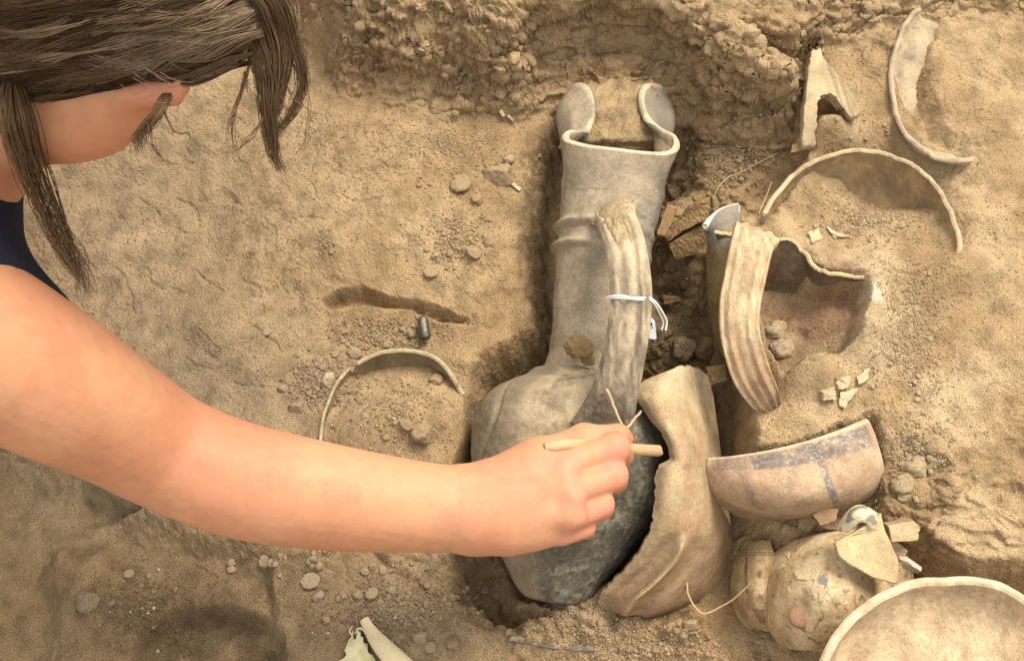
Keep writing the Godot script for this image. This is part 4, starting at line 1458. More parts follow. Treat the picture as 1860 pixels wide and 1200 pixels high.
	for q in [[[[906, 200, 0], [911, 198, 0], [917, 210, 0], [913, 213, 0]], "upper pale sliver on the slope left of the jug mouth"], [[[922, 212, 0], [926, 209, 0], [935, 218, 0], [931, 221, 0]], "lower pale sliver on the slope left of the jug mouth"], [[[928, 334, 0], [934, 331, 0], [948, 342, 0], [943, 347, 0]], "pale splinter beside the broad clod left of the jug neck"]]:
		s = Shape.new()
		var list := []
		for e in q[0]:
			var g := G(e[0], e[1])
			list.append([e[0], e[1], g.y + TILT * g.z + 0.003])
		slab(s, list, 0.003, Color(0.68, 0.57, 0.38), Color(0.55, 0.42, 0.25), 0.0003)
		tag(put("pale_sliver", s, M.pot, null, true), q[1], "sliver")
	s = Shape.new()
	var arc := PackedVector3Array()
	for e in [[1502, 414], [1512, 424], [1526, 430], [1542, 431]]: arc.append(G(e[0], e[1]) + Vector3.UP * 0.002)
	tube(s, along(arc, 16), [0.0006, 0.0022, 0.0018, 0.0006], 8, Color(0.66, 0.54, 0.33), Color(0.6, 0.47, 0.27), 0.6)
	tag(put("curved_splinter", s, M.pot), "thin curved pale splinter lying in the soil-filled bowl", "splinter")
	# a rim buried in the earth at the bottom edge of the photograph
	s = Shape.new()
	var line := []
	for d in [0.003, -0.010]:
		var r := PackedVector3Array()
		for e in [[925, 1166], [965, 1172], [1005, 1180], [1060, 1184], [1122, 1186]]: r.append(G(e[0], e[1]) + Vector3.UP * d)
		line.append(along(r, 60))
	line.insert(1, along(PackedVector3Array([line[0][0].lerp(line[1][0], 0.5), line[0][30].lerp(line[1][30], 0.5), line[0][59].lerp(line[1][59], 0.5)]), 60))
	jag(line, "t", 0.003, 70.0, 2.0)
	shell(s, line, 0.005, func(p: Vector3, _u: float, _v: float, side: int) -> Color: return dusted(p, Color(0.20, 0.17, 0.13), Color(0.45, 0.36, 0.23), 0.4, 70.0), CAM)
	tag(put("sunken_sherd", s, M.pot), "dark line of a buried pot rim below the foot of the jug", "potsherd")

func build_odds() -> void:
	# bone and leaf at the bottom
	var s := Shape.new()
	var pts := PackedVector3Array()
	for e in [[662, 1127, 0.003], [672, 1146, 0.006], [690, 1172, 0.008], [716, 1200, 0.008], [752, 1234, 0.006]]: pts.append(G(e[0], minf(e[1], 1240)) + Vector3.UP * e[2])
	tube(s, along(pts, 40), [0.0042, 0.005, 0.0072, 0.009, 0.0095], 14, Color(0.50, 0.42, 0.26), Color(0.62, 0.52, 0.31), 0.55)
	tag(put("pale_stick", s, M.wood), "pale flat dry stick lying at the bottom edge left of the buried rim", "stick")
	s = Shape.new()
	var leaf := []
	for i in 14:
		var row := PackedVector3Array()
		for j in 14:
			var u := i / 13.0
			var v := j / 13.0
			var x := lerpf(lerpf(640, 606, u), lerpf(656, 692, u), v)
			var y := lerpf(1152, 1236, u) + 10.0 * sin(v * 3.0) - 6.0 * v
			row.append(G(x, y) + Vector3.UP * (0.004 + 0.005 * sin(v * PI) + 0.002 * nz(Vector3(x, y, 0), 0.03)))
		leaf.append(row)
	jag(leaf, "tlr", 0.006, 120.0, 3.0)
	shell(s, leaf, 0.0008, func(p: Vector3, u: float, v: float, _s: int) -> Color: return mixc(Color(0.58, 0.55, 0.33), Color(0.44, 0.37, 0.2), ss(-0.2, 0.3, nz(p, 90.0)) * 0.6), CAM)
	var root := thing("dry_leaf", G(650, 1190), "frayed pale dry leaf beside the pale stick at the bottom edge", "leaf")
	put("blade", s, M.paper, root)
	for e in [[[640, 1156], [636, 1150], [642, 1142]], [[652, 1156], [650, 1146], [664, 1150]], [[646, 1154], [656, 1144], [668, 1160]]]:
		var t := Shape.new()
		var q := PackedVector3Array()
		for k in e.size(): q.append(G(e[k][0], e[k][1]) + Vector3.UP * (0.004 + 0.002 * k))
		tube(t, along(q, 10), [0.0008, 0.0004], 5, Color(0.6, 0.55, 0.36), Color(0.55, 0.46, 0.28))
		put("fibre", t, M.paper, root)
	# a dark metal stub in the crumbs above the buried bowl
	s = Shape.new()
	var g := G(771, 608)
	tube(s, PackedVector3Array([G(768, 586) + Vector3.UP * 0.006, G(769, 590) + Vector3.UP * 0.008, g + Vector3.UP * 0.009, G(773, 621) + Vector3.UP * 0.008, G(773.5, 624) + Vector3.UP * 0.0075]), [0.0035, 0.0048, 0.0052, 0.0052, 0.0036], 18, Color(0.20, 0.19, 0.14), Color(0.11, 0.11, 0.085))
	tag(put("metal_stub", s, M.metal), "small dark rounded metal stub among crumbs above the buried bowl", "metal stub")
	# roots and threads
	var roots := [
		["split_twig", [[[1101, 706, 0.122], [1112, 730, 0.118], [1124, 758, 0.116], [1134, 778, 0.118]], [[1138, 780, 0.112], [1150, 764, 0.106], [1164, 747, 0.098]]], 0.0013, Color(0.42, 0.31, 0.19), "thin split twig sticking up between the fingers and the jug handle", "twig"],
		["hanging_root", [[[1274, 985, 0.0], [1262, 1004, 0.0], [1250, 1022, 0.0], [1247, 1060, -0.005], [1256, 1092, -0.01], [1276, 1114, -0.012], [1306, 1104, -0.008], [1340, 1082, 0.006], [1366, 1054, 0.02], [1376, 1036, 0.03]]], 0.0009, Color(0.50, 0.36, 0.19), "thin curved root looping from the jar side to the round jar", "root"],
	]
	for r in roots:
		s = Shape.new()
		for line in r[1]:
			var p := path(line, 40)
			for k in 40: p[k] += Vector3(nz(p[k], 60.0), nz(p[k], 60.0, 5.0), 0) * 0.0012
			tube(s, p, [r[2], r[2] * 0.8], 7, r[3], r[3] * 0.9)
		tag(put(r[0], s, M.wood), r[4], r[5])
	for r in [[[[1294, 366], [1306, 340], [1326, 322], [1352, 312], [1376, 298], [1412, 280]], 0.0007, "thin pale root running up the earth left of the soil-filled bowl", Color(0.5, 0.38, 0.2)], [[[1270, 260], [1276, 274], [1284, 292]], 0.0011, "short dark rootlet in the earth right of the jug mouth", Color(0.14, 0.08, 0.04)], [[[1402, 332], [1392, 358], [1378, 390]], 0.0009, "straight pale grass stem left of the rim of the soil-filled bowl", Color(0.62, 0.48, 0.27)]]:
		s = Shape.new()
		var p := PackedVector3Array()
		for e in r[0]: p.append(G(e[0], e[1]) + Vector3.UP * 0.0015)
		tube(s, along(p, 30), [r[1], r[1] * 0.7], 6, r[3], r[3])
		tag(put("rootlet", s, M.wood), r[2], "root")

# ---------------------------------------------------------------- clods, stones and crumbs
var lumps := []

func clod(px: float, py: float, size_px: float, k: int, label: String, category: String, group: String, tint: Color, sink := 0.35, flat := 0.75, h := -1.0) -> void:
	var at := G(px, py) if h < 0.0 else P(px, py, h)
	var r := size_at(at, size_px)
	var o := MeshInstance3D.new()
	o.name = numbered("stone" if category == "stone" else "earth_clod")
	o.mesh = lumps[k % lumps.size()]
	o.set_surface_override_material(0, clod_tint(tint))
	add_child(o)
	o.scale = Vector3(r, r * flat, r * (0.85 + 0.3 * fposmod(k * 0.37, 1.0)))
	o.rotation = Vector3(sin(k * 1.3) * 0.35, k * 2.1, cos(k * 0.7) * 0.35)
	o.position = at + Vector3.UP * r * flat * (1.0 - 2.0 * sink)
	tag(o, label, category, group)

var tints := {}
func clod_tint(c: Color) -> Material:
	var key := c.to_html()
	if not tints.has(key):
		var m: StandardMaterial3D = M.clod.duplicate()
		m.vertex_color_use_as_albedo = false
		m.albedo_color = c.linear_to_srgb()
		m.uv1_scale = Vector3.ONE * 0.22
		m.heightmap_enabled = false
		tints[key] = m
	return tints[key]

func build_stones() -> void:
	for k in 12:
		var s := lump(3.0 + k * 1.7, 20, 1.0)
		lumps.append(mesh_of(s, Vector3.ZERO, M.clod))
	var ochre := Color(0.44, 0.315, 0.178)
	var brown := Color(0.375, 0.28, 0.168)
	var tan := Color(0.49, 0.37, 0.215)
	var deep := Color(0.25, 0.165, 0.08)
	var greyish := Color(0.41, 0.315, 0.195)
	var singles := [
		[1238, 642, 27, 0, "yellowish rounded stone, left of the pair beside the grooved handle", "stone", ochre * 0.85, 0.15],
		[1284, 640, 28, 1, "brown angular stone, right of the pair beside the grooved handle", "stone", deep * 1.2, 0.2],
		[1052, 636, 24, 2, "dark brown broken clod wedged between the jug neck and handle", "clod", deep * 1.3, 0.2, 0.058],
		[1068, 655, 12, 5, "small dark clod just below the one wedged under the jug handle", "clod", deep * 1.3, 0.2, 0.056],
		[1410, 600, 27, 3, "greyish soil lump inside the broken jar behind the grooved handle", "clod", greyish * 1.2, 0.6],
		[1424, 632, 24, 7, "lower greyish soil lump touching the inner edge of the grooved handle", "clod", greyish * 1.2, 0.62],
		[836, 334, 21, 4, "largest flat clod on the slope left of the jug mouth", "clod", ochre, 0.55],
		[902, 314, 27, 5, "broad half buried clod on the slope nearest the jug neck", "clod", ochre, 0.62],
		[925, 291, 10, 6, "small pale stone just above the broad clod beside the jug neck", "stone", tan, 0.3],
		[866, 362, 11, 7, "small round clod below the two largest clods on the slope", "clod", ochre, 0.4],
		[861, 461, 13, 8, "pale rounded clod among the crumbs left of the neck ridges", "clod", tan * 0.9, 0.35],
		[890, 434, 19, 9, "flat clod left of the ridges on the jug neck", "clod", ochre, 0.6],
		[783, 496, 14, 10, "brown clod on the slope above the right end of the scrape", "clod", ochre, 0.45],
		[790, 466, 8, 11, "little round pebble on the slope above the scrape", "stone", tan, 0.35],
		[597, 692, 16, 1, "pale angular stone beside the left break of the buried rim", "stone", Color(0.56, 0.46, 0.29), 0.3],
		[644, 643, 13, 2, "brownish stone above the break in the buried bowl rim", "stone", greyish, 0.35],
		[514, 706, 10, 3, "flat oval stone left of the buried bowl", "stone", greyish, 0.4],
		[484, 604, 9, 4, "small lone pebble on the bare slope above the forearm", "stone", brown * 1.1, 0.4],
		[538, 740, 13, 5, "rough clod between the buried bowl and the forearm", "clod", brown, 0.4],
		[793, 690, 13, 6, "oval clod lying inside the buried bowl near its right rim", "clod", ochre, 0.35],
		[765, 786, 22, 7, "large angular clod in the middle of the buried bowl", "clod", ochre * 0.95, 0.4],
		[738, 772, 12, 8, "small clod touching the left of the large one inside the buried bowl", "clod", ochre * 0.9, 0.4],
		[748, 607, 9, 9, "grey pebble touching the left side of the metal stub", "stone", greyish, 0.3],
		[564, 1058, 17, 10, "largest rounded stone on the earth below the forearm", "stone", greyish * 0.9, 0.4],
		[578, 1084, 12, 11, "smooth oval stone just under the largest stone below the forearm", "stone", greyish, 0.4],
		[480, 1021, 14, 0, "angular dark stone under the forearm, left of the step", "stone", brown, 0.35],
		[420, 1022, 8, 1, "upper pebble of the pair under the forearm on the left", "stone", greyish, 0.3],
		[420, 1034, 8, 2, "lower pebble of the pair under the forearm on the left", "stone", greyish, 0.3],
		[650, 1081, 11, 3, "left stone of the row of pebbles below the wrist", "stone", brown, 0.4],
		[675, 1078, 13, 4, "right stone of the row of pebbles below the wrist", "stone", brown * 1.05, 0.4],
		[763, 1158, 13, 5, "rounded stone near the bottom right of the pale stick", "stone", brown * 1.2, 0.35],
		[782, 1176, 12, 6, "stone beside the bottom edge, right of the pale stick", "stone", brown * 1.15, 0.35],
		[823, 1168, 14, 7, "warm brown stone midway between the pale stick and the buried rim", "stone", ochre * 0.8, 0.35],
		[594, 1126, 7, 8, "tiny pale pebble left of the top of the pale stick", "stone", tan * 0.85, 0.3],
		[160, 1092, 24, 9, "big rough clod at the lower left", "clod", brown * 0.9, 0.4],
		[234, 1044, 9, 10, "pale pebble on the earth at the lower left", "stone", greyish, 0.3],
		[1500, 925, 17, 11, "pinkish crumbly lump beside the curled cream sherd", "clod", Color(0.50, 0.32, 0.17), 0.4],
		[1462, 950, 21, 0, "crumbly soil lump under the painted bowl, left of the pinkish one", "clod", Color(0.45, 0.31, 0.16), 0.4],
		[1426, 962, 12, 1, "small pale block under the lowest point of the painted bowl", "stone", tan, 0.3],
		[1592, 330, 17, 2, "brown clod near the shaded far wall inside the soil-filled bowl", "clod", ochre * 0.9, 0.45],
		[1666, 850, 30, 3, "big crumbly lump in the bank right of the painted bowl", "clod", tan * 0.95, 0.5],
		[1640, 880, 22, 4, "rough lump against the right end of the painted bowl", "clod", tan * 0.9, 0.45],
		[1254, 1134, 12, 5, "pale pebble below the hanging root", "stone", ochre, 0.35],
		[910, 1146, 12, 6, "clod below the left edge of the jug foot", "clod", ochre * 0.85, 0.35],
		[460, 545, 24, 7, "flat oval stone flush with the slope above the elbow", "stone", brown * 1.08, 0.86],
		[330, 384, 28, 8, "flat round stone flush with the bare slope below the hair", "stone", brown * 1.1, 0.87],
	]
	for q in singles:
		clod(q[0], q[1], q[2], q[3], q[4], q[5], "", q[6], q[7], 0.75, q[8] if q.size() > 8 else -1.0)
	# alike small lumps, each its own thing
	var groups := [
		["crumbled earth clod in the litter left of the jug neck", "small clods left of the jug neck", 14, 835, 440, 70, 40, 4, 8, ochre],
		["little clod on the slope between the bank and the jug neck", "tiny clods below the back bank", 12, 800, 290, 200, 80, 3, 6, ochre],
		["small dark clod in the patch of crumbs on the slope left of the scrape", "dark clods left of the scrape", 9, 592, 448, 18, 24, 3, 6, brown],
		["small clod in the litter between the scrape and the buried bowl", "small clods above the buried bowl", 18, 700, 610, 90, 28, 4, 8, greyish],
		["clod in the crumbly heap outside the left rim of the buried bowl", "grey clods outside the buried bowl", 20, 590, 690, 70, 50, 4, 9, greyish * 0.9],
		["small clod lying on the soil inside the buried bowl", "small clods lying inside the buried bowl", 12, 730, 750, 80, 60, 4, 8, ochre],
		["brown pebble in the litter on the step below the wrist", "brown pebbles on the step below the wrist", 34, 720, 1075, 110, 60, 4, 10, brown],
		["brown clod in the shadow under the forearm", "brown clods under the forearm", 14, 560, 1020, 110, 30, 4, 10, brown],
		["small clod on the earth at the lower left", "small clods at the lower left", 16, 240, 1090, 90, 80, 3, 8, brown],
		["clod at the edge of the hollow left of the jug foot", "clods at the hollow left of the jug foot", 16, 870, 1100, 50, 50, 4, 10, brown],
		["crumb of earth heaped against the foot of the jug", "clods heaped against the foot of the jug", 22, 1060, 1110, 80, 40, 3, 7, ochre * 0.9],
		["clod on the trampled earth along the bottom edge below the jar side", "clods on trodden earth below the jar side", 22, 1220, 1165, 130, 24, 4, 9, ochre * 0.85],
		["dark clod in the deep earth right of the jug handle", "dark clods right of the jug handle", 22, 1245, 570, 40, 70, 4, 11, deep],
		["reddish clod on the earth right of the jug mouth", "reddish clods right of the jug mouth", 16, 1310, 290, 70, 50, 3, 8, ochre],
		["crumb on the soil inside the soil-filled bowl", "clods in the soil-filled bowl", 16, 1560, 420, 100, 60, 3, 7, tan],
		["crumb on the bank right of the broken jar", "small clods right of the broken jar", 24, 1630, 650, 70, 120, 3, 8, tan],
		["crumbly lump on the bank right of the painted bowl", "crumbly lumps right of the painted bowl", 18, 1660, 860, 45, 50, 5, 13, tan * 0.9],
		["crumb on the bank below the handle stump", "small clods below the forked handle stump", 12, 1560, 235, 60, 28, 3, 6, ochre],
		["clod stuck on the rough bank at the back", "clods stuck in the back bank", 26, 1150, 60, 420, 60, 4, 10, ochre],
	]
	for q in groups:
		var spots := []
		for k in q[2]:
			var a := rng.randf() * TAU
			var r := sqrt(rng.randf())
			spots.append([q[3] + cos(a) * r * q[5], q[4] + sin(a) * r * q[6], rng.randf_range(q[7], q[8]) * rng.randf_range(0.7, 1.0), rng.randi() % 97])
		spots.sort_custom(func(a, b): return a[0] < b[0])
		for k in spots.size():
			var e: Array = spots[k]
			var said := "%s from the left of the %s" % [ordinal(k), q[1]]
			clod(e[0], e[1], e[2], e[3], said, "stone" if String(q[1]).contains("pebble") else "clod", q[1], q[9], 0.42)

func ordinal(k: int) -> String:
	var first := ["first", "second", "third", "fourth", "fifth", "sixth", "seventh", "eighth", "ninth", "tenth", "eleventh", "twelfth", "thirteenth", "fourteenth", "fifteenth", "sixteenth", "seventeenth", "eighteenth", "nineteenth"]
	if k < 19: return first[k]
	var tens := ["twent", "thirt"]
	var n := k + 1
	var t: String = tens[n / 10 - 2]
	return t + "ieth" if n % 10 == 0 else t + "y-" + first[n % 10 - 1]

func build_crumbs() -> void:
	var s := lump(77.0, 4, 0.95)
	for k in s.c.size(): s.c[k] = Color.WHITE
	var mm := MultiMesh.new()
	mm.transform_format = MultiMesh.TRANSFORM_3D
	mm.use_colors = true
	var mat: StandardMaterial3D = M.clod.duplicate()
	mat.albedo_texture = null
	mat.heightmap_enabled = false
	mat.normal_enabled = false
	mm.mesh = mesh_of(s, Vector3.ZERO, mat, true)
	var spots := []
	# [centre, spread, count, size in millimetres]
	for q in [[900, 500, 1000, 700, 15000, 0.5, 1.3], [835, 440, 90, 60, 600, 0.7, 2.2], [700, 600, 130, 45, 1100, 0.7, 2.2], [590, 690, 90, 70, 1100, 0.7, 2.4], [730, 760, 120, 90, 500, 0.7, 2.0], [720, 1090, 200, 90, 1500, 0.7, 2.4], [240, 1080, 130, 110, 800, 0.7, 2.2], [1080, 1110, 150, 70, 2600, 0.7, 2.0], [1245, 570, 60, 120, 800, 0.8, 2.4], [1320, 300, 110, 70, 900, 0.7, 2.0], [1570, 420, 140, 90, 1100, 0.6, 1.8], [1630, 650, 100, 200, 1800, 0.6, 1.8], [1640, 870, 90, 90, 900, 0.7, 2.2], [800, 280, 260, 130, 1800, 0.5, 1.5], [1200, 1160, 260, 50, 1300, 0.7, 2.2], [560, 250, 200, 200, 1000, 0.5, 1.2], [592, 448, 24, 30, 200, 0.6, 1.6], [1000, 60, 460, 80, 1200, 0.7, 2.4]]:
		for k in q[4]:
			var a := rng.randf() * TAU
			var r := sqrt(rng.randf())
			if q[4] < 5000: r = rng.randf() * (0.4 + 0.6 * rng.randf())
			var p := P(q[0] + cos(a) * r * q[2], q[1] + sin(a) * r * q[3], 0.0)
			var h := height(p.x, p.z)
			var c := cell_at(p)
			if c.x < 2 or c.y < 2 or c.x > NX - 3 or c.y > NZ - 3: continue
			spots.append([Vector3(p.x, h - TILT * p.z, p.z), rng.randf_range(q[5], q[6]) * (0.5 + 0.7 * rng.randf() * rng.randf()) * 0.001, int(c.y) * NX + int(c.x)])
	mm.instance_count = spots.size()
	for k in spots.size():
		var q: Array = spots[k]
		var b := Basis.from_euler(Vector3(rng.randf() * TAU, rng.randf() * TAU, rng.randf() * TAU)).scaled(Vector3.ONE * q[1])
		mm.set_instance_transform(k, Transform3D(b, q[0] + Vector3.UP * q[1] * 0.35))
		var at: int = q[2]
		var col := Color(0.42, 0.30, 0.17).lerp(Color(0.30, 0.228, 0.145), minf(grey[at], 1.0)).lerp(Color(0.17, 0.115, 0.06), minf(dark[at], 1.0))  # crumbs take on the painted shade of the earth too
		if rng.randf() < 0.025: col = Color(0.55, 0.44, 0.28)
		mm.set_instance_color(k, col * rng.randf_range(0.7, 1.1))
	var o := MultiMeshInstance3D.new()
	o.name = "soil_crumbs"
	o.multimesh = mm
	add_child(o)
	tag(o, "loose crumbs and grains of dry soil scattered over the dig", "soil", "", "stuff")

# ---------------------------------------------------------------- the person who leans in from the left
const HEAD_H := 0.44

func skin_paint(p: Vector3) -> Color:
	var n := nz(p, 9.0, 4.0)
	var m := nz(p, 60.0, 8.0)
	var col := mixc(Color(0.505, 0.252, 0.135), Color(0.455, 0.207, 0.112), ss(-0.3, 0.4, n + 0.25 * m))
	for k in knuckles:
		col = mixc(col, Color(0.57, 0.225, 0.15), (1.0 - ss(0.004, 0.024, p.distance_to(k))) * 0.55)
	if p.x > 0.0:  # dust of the dig on the hand
		col = mixc(col, Color(0.40, 0.26, 0.15), ss(0.22, 0.5, nz(p, 75.0, 40.0) + 0.4 * nz(p, 260.0)) * 0.4)
	if p.distance_to(ear_at) < 0.03: col = mixc(col, Color(0.55, 0.2, 0.13), 0.55)
	for k in freckles:
		col = mixc(col, Color(0.34, 0.15, 0.08), 1.0 - ss(0.0008, 0.002, p.distance_to(k)))
	return col

var knuckles := []
var freckles := []
var ear_at := Vector3(9, 9, 9)

func b2(a: Array, b: Array, ra: float, rb: float, k: float) -> Array:
	var p := P(a[0], a[1], a[2])
	var q := P(b[0], b[1], b[2])
	return [p, q, size_at(p, ra), size_at(q, rb), k]

# a limb as a chain of short bones along a curve of [x, y, h, radius]
func chain(list: Array, n: int, k: float) -> Array:
	var at := PackedVector3Array()
	var thick := PackedVector3Array()
	for q in list:
		var p := P(q[0], q[1], q[2])
		at.append(p)
		thick.append(Vector3(size_at(p, q[3]), 0, 0))
	at = along(at, n)
	thick = along(thick, n)
	var out := []
	for i in n - 1: out.append([at[i], at[i + 1], thick[i].x, thick[i + 1].x, k])
	return out

func build_person() -> void:
	var hips := Vector3(-0.86, -0.02, 0.02)
	var root := thing("person", hips, "person in a navy top leaning in from the left, right hand holding a wooden stick", "person")
	var body := Shape.new()
	# upper arm, forearm, wrist
	var arm := chain([[-130, 560, 0.34, 152], [60, 678, 0.285, 140], [190, 752, 0.235, 118], [300, 818, 0.19, 104], [410, 864, 0.176, 101], [510, 888, 0.167, 99], [640, 908, 0.154, 90], [760, 920, 0.142, 79], [852, 925, 0.134, 73]], 34, 0.004)
	for k in [[468, 790], [415, 827], [422, 830], [208, 804], [572, 884], [650, 950], [365, 838]]:
		freckles.append(P(k[0], k[1], 0.218))
	bones_mesh(body, arm, 0.0042, skin_paint)
	# the hand: a grid of its own
	knuckles = [P(1030, 850, 0.146), P(1046, 912, 0.146), P(1128, 806, 0.135), P(1128, 862, 0.132), P(1095, 925, 0.125), P(1040, 965, 0.13), P(1070, 955, 0.12)]
	var hand := [
		b2([800, 922, 0.139], [870, 925, 0.133], 76, 69, 0.012),
		b2([870, 905, 0.133], [960, 862, 0.132], 52, 40, 0.022),
		b2([870, 945, 0.133], [960, 950, 0.132], 52, 40, 0.022),
		b2([960, 862, 0.132], [1012, 850, 0.132], 38, 29, 0.014),
		b2([930, 905, 0.133], [1022, 896, 0.134], 44, 30, 0.014),
		b2([930, 940, 0.131], [1024, 935, 0.129], 42, 28, 0.014),
		b2([930, 962, 0.127], [1008, 964, 0.121], 38, 25, 0.014),
		b2([900, 930, 0.118], [1010, 910, 0.112], 40, 34, 0.02),
		# thumb
		b2([905, 880, 0.125], [975, 830, 0.124], 36, 30, 0.018),
		b2([975, 830, 0.124], [1060, 794, 0.124], 29, 24, 0.010),
		b2([1060, 794, 0.124], [1124, 790, 0.118], 23, 20, 0.006),
		b2([1124, 790, 0.118], [1139, 796, 0.112], 19, 13, 0.004),
		# index
		b2([1022, 846, 0.132], [1116, 813, 0.128], 29, 27, 0.004),
		b2([1116, 815, 0.128], [1126, 826, 0.106], 28, 24, 0.004),
		b2([1126, 826, 0.106], [1094, 838, 0.094], 22, 19, 0.004),
		# middle
		b2([1036, 895, 0.134], [1112, 864, 0.123], 28, 28, 0.0028),
		b2([1112, 862, 0.123], [1116, 872, 0.100], 29, 24, 0.0035),
		b2([1116, 872, 0.100], [1076, 878, 0.090], 22, 19, 0.0035),
		# ring
		b2([1040, 937, 0.129], [1090, 916, 0.117], 27, 26, 0.0026),
		b2([1088, 914, 0.117], [1092, 922, 0.098], 27, 23, 0.003),
		b2([1092, 922, 0.098], [1058, 926, 0.09], 21, 18, 0.003),
		# little finger
		b2([1022, 967, 0.121], [1060, 955, 0.110], 24, 23, 0.0026),
		b2([1058, 953, 0.110], [1062, 958, 0.096], 23, 20, 0.003),
		b2([1062, 958, 0.096], [1036, 956, 0.09], 19, 16, 0.003),
		# tendons and the fold of the wrist
		b2([880, 915, 0.149], [1024, 885, 0.148], 9, 11, 0.014),
		b2([880, 940, 0.148], [1024, 932, 0.144], 9, 11, 0.014),
		b2([1028, 852, 0.143], [1034, 850, 0.143], 17, 17, 0.012),
		b2([1040, 903, 0.147], [1046, 902, 0.146], 16, 15, 0.012),
		b2([1040, 940, 0.141], [1045, 939, 0.140], 14, 14, 0.012),
	]
	bones_mesh(body, hand, 0.0021, skin_paint)
	var nail := Shape.new()
	slab(nail, [[1131, 787, 0.1205], [1139, 787, 0.1195], [1147, 792, 0.117], [1148, 799, 0.1155], [1139, 798, 0.117]], 0.0012, Color(0.70, 0.42, 0.30), Color(0.66, 0.40, 0.28), 0.0)
	put("thumb_nail", nail, M.skin, root)
	# head, neck and trunk; the face looks away, down to the far right
	var hc := P(218, -120, HEAD_H)
	var look := Vector3(0.62, -0.42, -0.66).normalized()
	var up := (Vector3.UP * 0.8 + Vector3(0.45, 0, -0.1))
	up = (up - look * up.dot(look)).normalized()
	var side := look.cross(up).normalized()
	var at := func(f: float, u: float, w: float) -> Vector3: return hc + look * f + up * u + side * w
	var ear := P(334, 168, 0.425)
	ear_at = ear
	var neck_top := P(120, 98, 0.40)
	var neck := P(-40, 90, 0.37)
	var sr := P(-190, 590, 0.33)
	var sl := sr + Vector3(-0.04, 0.06, -0.36)
	var chest := (sr + sl) / 2 + Vector3(-0.12, -0.04, 0.0)
	var head := [
		[at.call(-0.03, 0.0, 0.0), at.call(0.035, 0.005, 0.0), 0.078, 0.070, 0.03],
		[at.call(0.05, -0.06, 0.0), at.call(0.075, -0.085, 0.0), 0.045, 0.03, 0.04],
		[at.call(0.02, -0.06, 0.035), at.call(0.06, -0.085, 0.02), 0.03, 0.022, 0.03],
		[at.call(0.02, -0.06, -0.035), at.call(0.06, -0.085, -0.02), 0.03, 0.022, 0.03],
		[at.call(0.098, 0.0, 0.0), at.call(0.118, -0.035, 0.0), 0.007, 0.012, 0.012],
		[at.call(0.095, 0.02, -0.035), at.call(0.095, 0.02, 0.035), 0.012, 0.012, 0.015],
		[at.call(0.098, -0.062, -0.014), at.call(0.098, -0.062, 0.014), 0.007, 0.007, 0.006],
		[neck_top, neck, 0.049, 0.054, 0.03],
		b2([120, 196, 0.395], [236, 188, 0.405], 62, 44, 0.03),
		b2([40, 205, 0.38], [160, 205, 0.39], 84, 64, 0.03),
		[ear + Vector3(-0.034, -0.002, 0.0), ear + Vector3(-0.006, 0.001, 0.002), 0.0085, 0.0075, 0.006],
		[ear + Vector3(-0.024, 0.003, -0.004), ear + Vector3(-0.002, 0.004, -0.002), 0.0075, 0.0068, 0.003],
		[neck, (sr + sl) / 2, 0.056, 0.075, 0.05],
		[(sr + sl) / 2, sr, 0.07, 0.058, 0.05],
		[(sr + sl) / 2, sl, 0.07, 0.058, 0.05],
		[chest, hips + Vector3(0.03, 0.14, -0.14), 0.125, 0.12, 0.06],
		[sl, sl + Vector3(-0.12, -0.22, 0.02), 0.05, 0.042, 0.03],
		[sl + Vector3(-0.12, -0.22, 0.02), sl + Vector3(-0.06, -0.33, 0.14), 0.042, 0.03, 0.03],
	]
	bones_mesh(body, head, 0.0058, skin_paint)
	# the other hand, resting on the earth outside the photograph
	var wrist := sl + Vector3(-0.06, -0.33, 0.14)
	var rest := [[wrist, wrist + Vector3(0.035, -0.015, 0.03), 0.029, 0.024, 0.01]]
	for k in 4:
		var from := wrist + Vector3(0.035, -0.012, 0.03) + Vector3(-0.6, 0, 0.8) * (k - 1.5) * 0.019
		rest.append([wrist, from, 0.02, 0.013, 0.01])
		var bend := from + Vector3(0.032, 0.002, 0.026) * (1.0 - 0.12 * absf(k - 1.3))
		rest.append([from, bend, 0.0105, 0.0095, 0.003])
		rest.append([bend, bend + Vector3(0.026, -0.016, 0.02) * (1.0 - 0.12 * absf(k - 1.3)), 0.0092, 0.0075, 0.003])
	rest.append([wrist + Vector3(0.0, -0.004, 0.02), wrist + Vector3(0.0, -0.012, 0.058), 0.016, 0.012, 0.008])
	rest.append([wrist + Vector3(0.0, -0.012, 0.058), wrist + Vector3(0.022, -0.02, 0.082), 0.011, 0.0085, 0.003])
	bones_mesh(body, rest, 0.003, skin_paint)
	put("body", body, M.skin, root)
	for w in [-0.032, 0.032]:
		var eye := Shape.new()
		var e: Vector3 = at.call(0.092, -0.006, w)
		tube(eye, PackedVector3Array([e - look * 0.008, e - look * 0.004, e + look * 0.003, e + look * 0.006]), [0.006, 0.011, 0.009, 0.002], 12, Color(0.75, 0.72, 0.68), Color(0.12, 0.07, 0.04))
		put("eye", eye, M.skin, root)
	# navy short sleeved top and dark trousers
	var cloth := func(p: Vector3) -> Color: return Color(0.016, 0.018, 0.03) * (1.0 + 0.25 * nz(p, 30.0))
	var top := Shape.new()
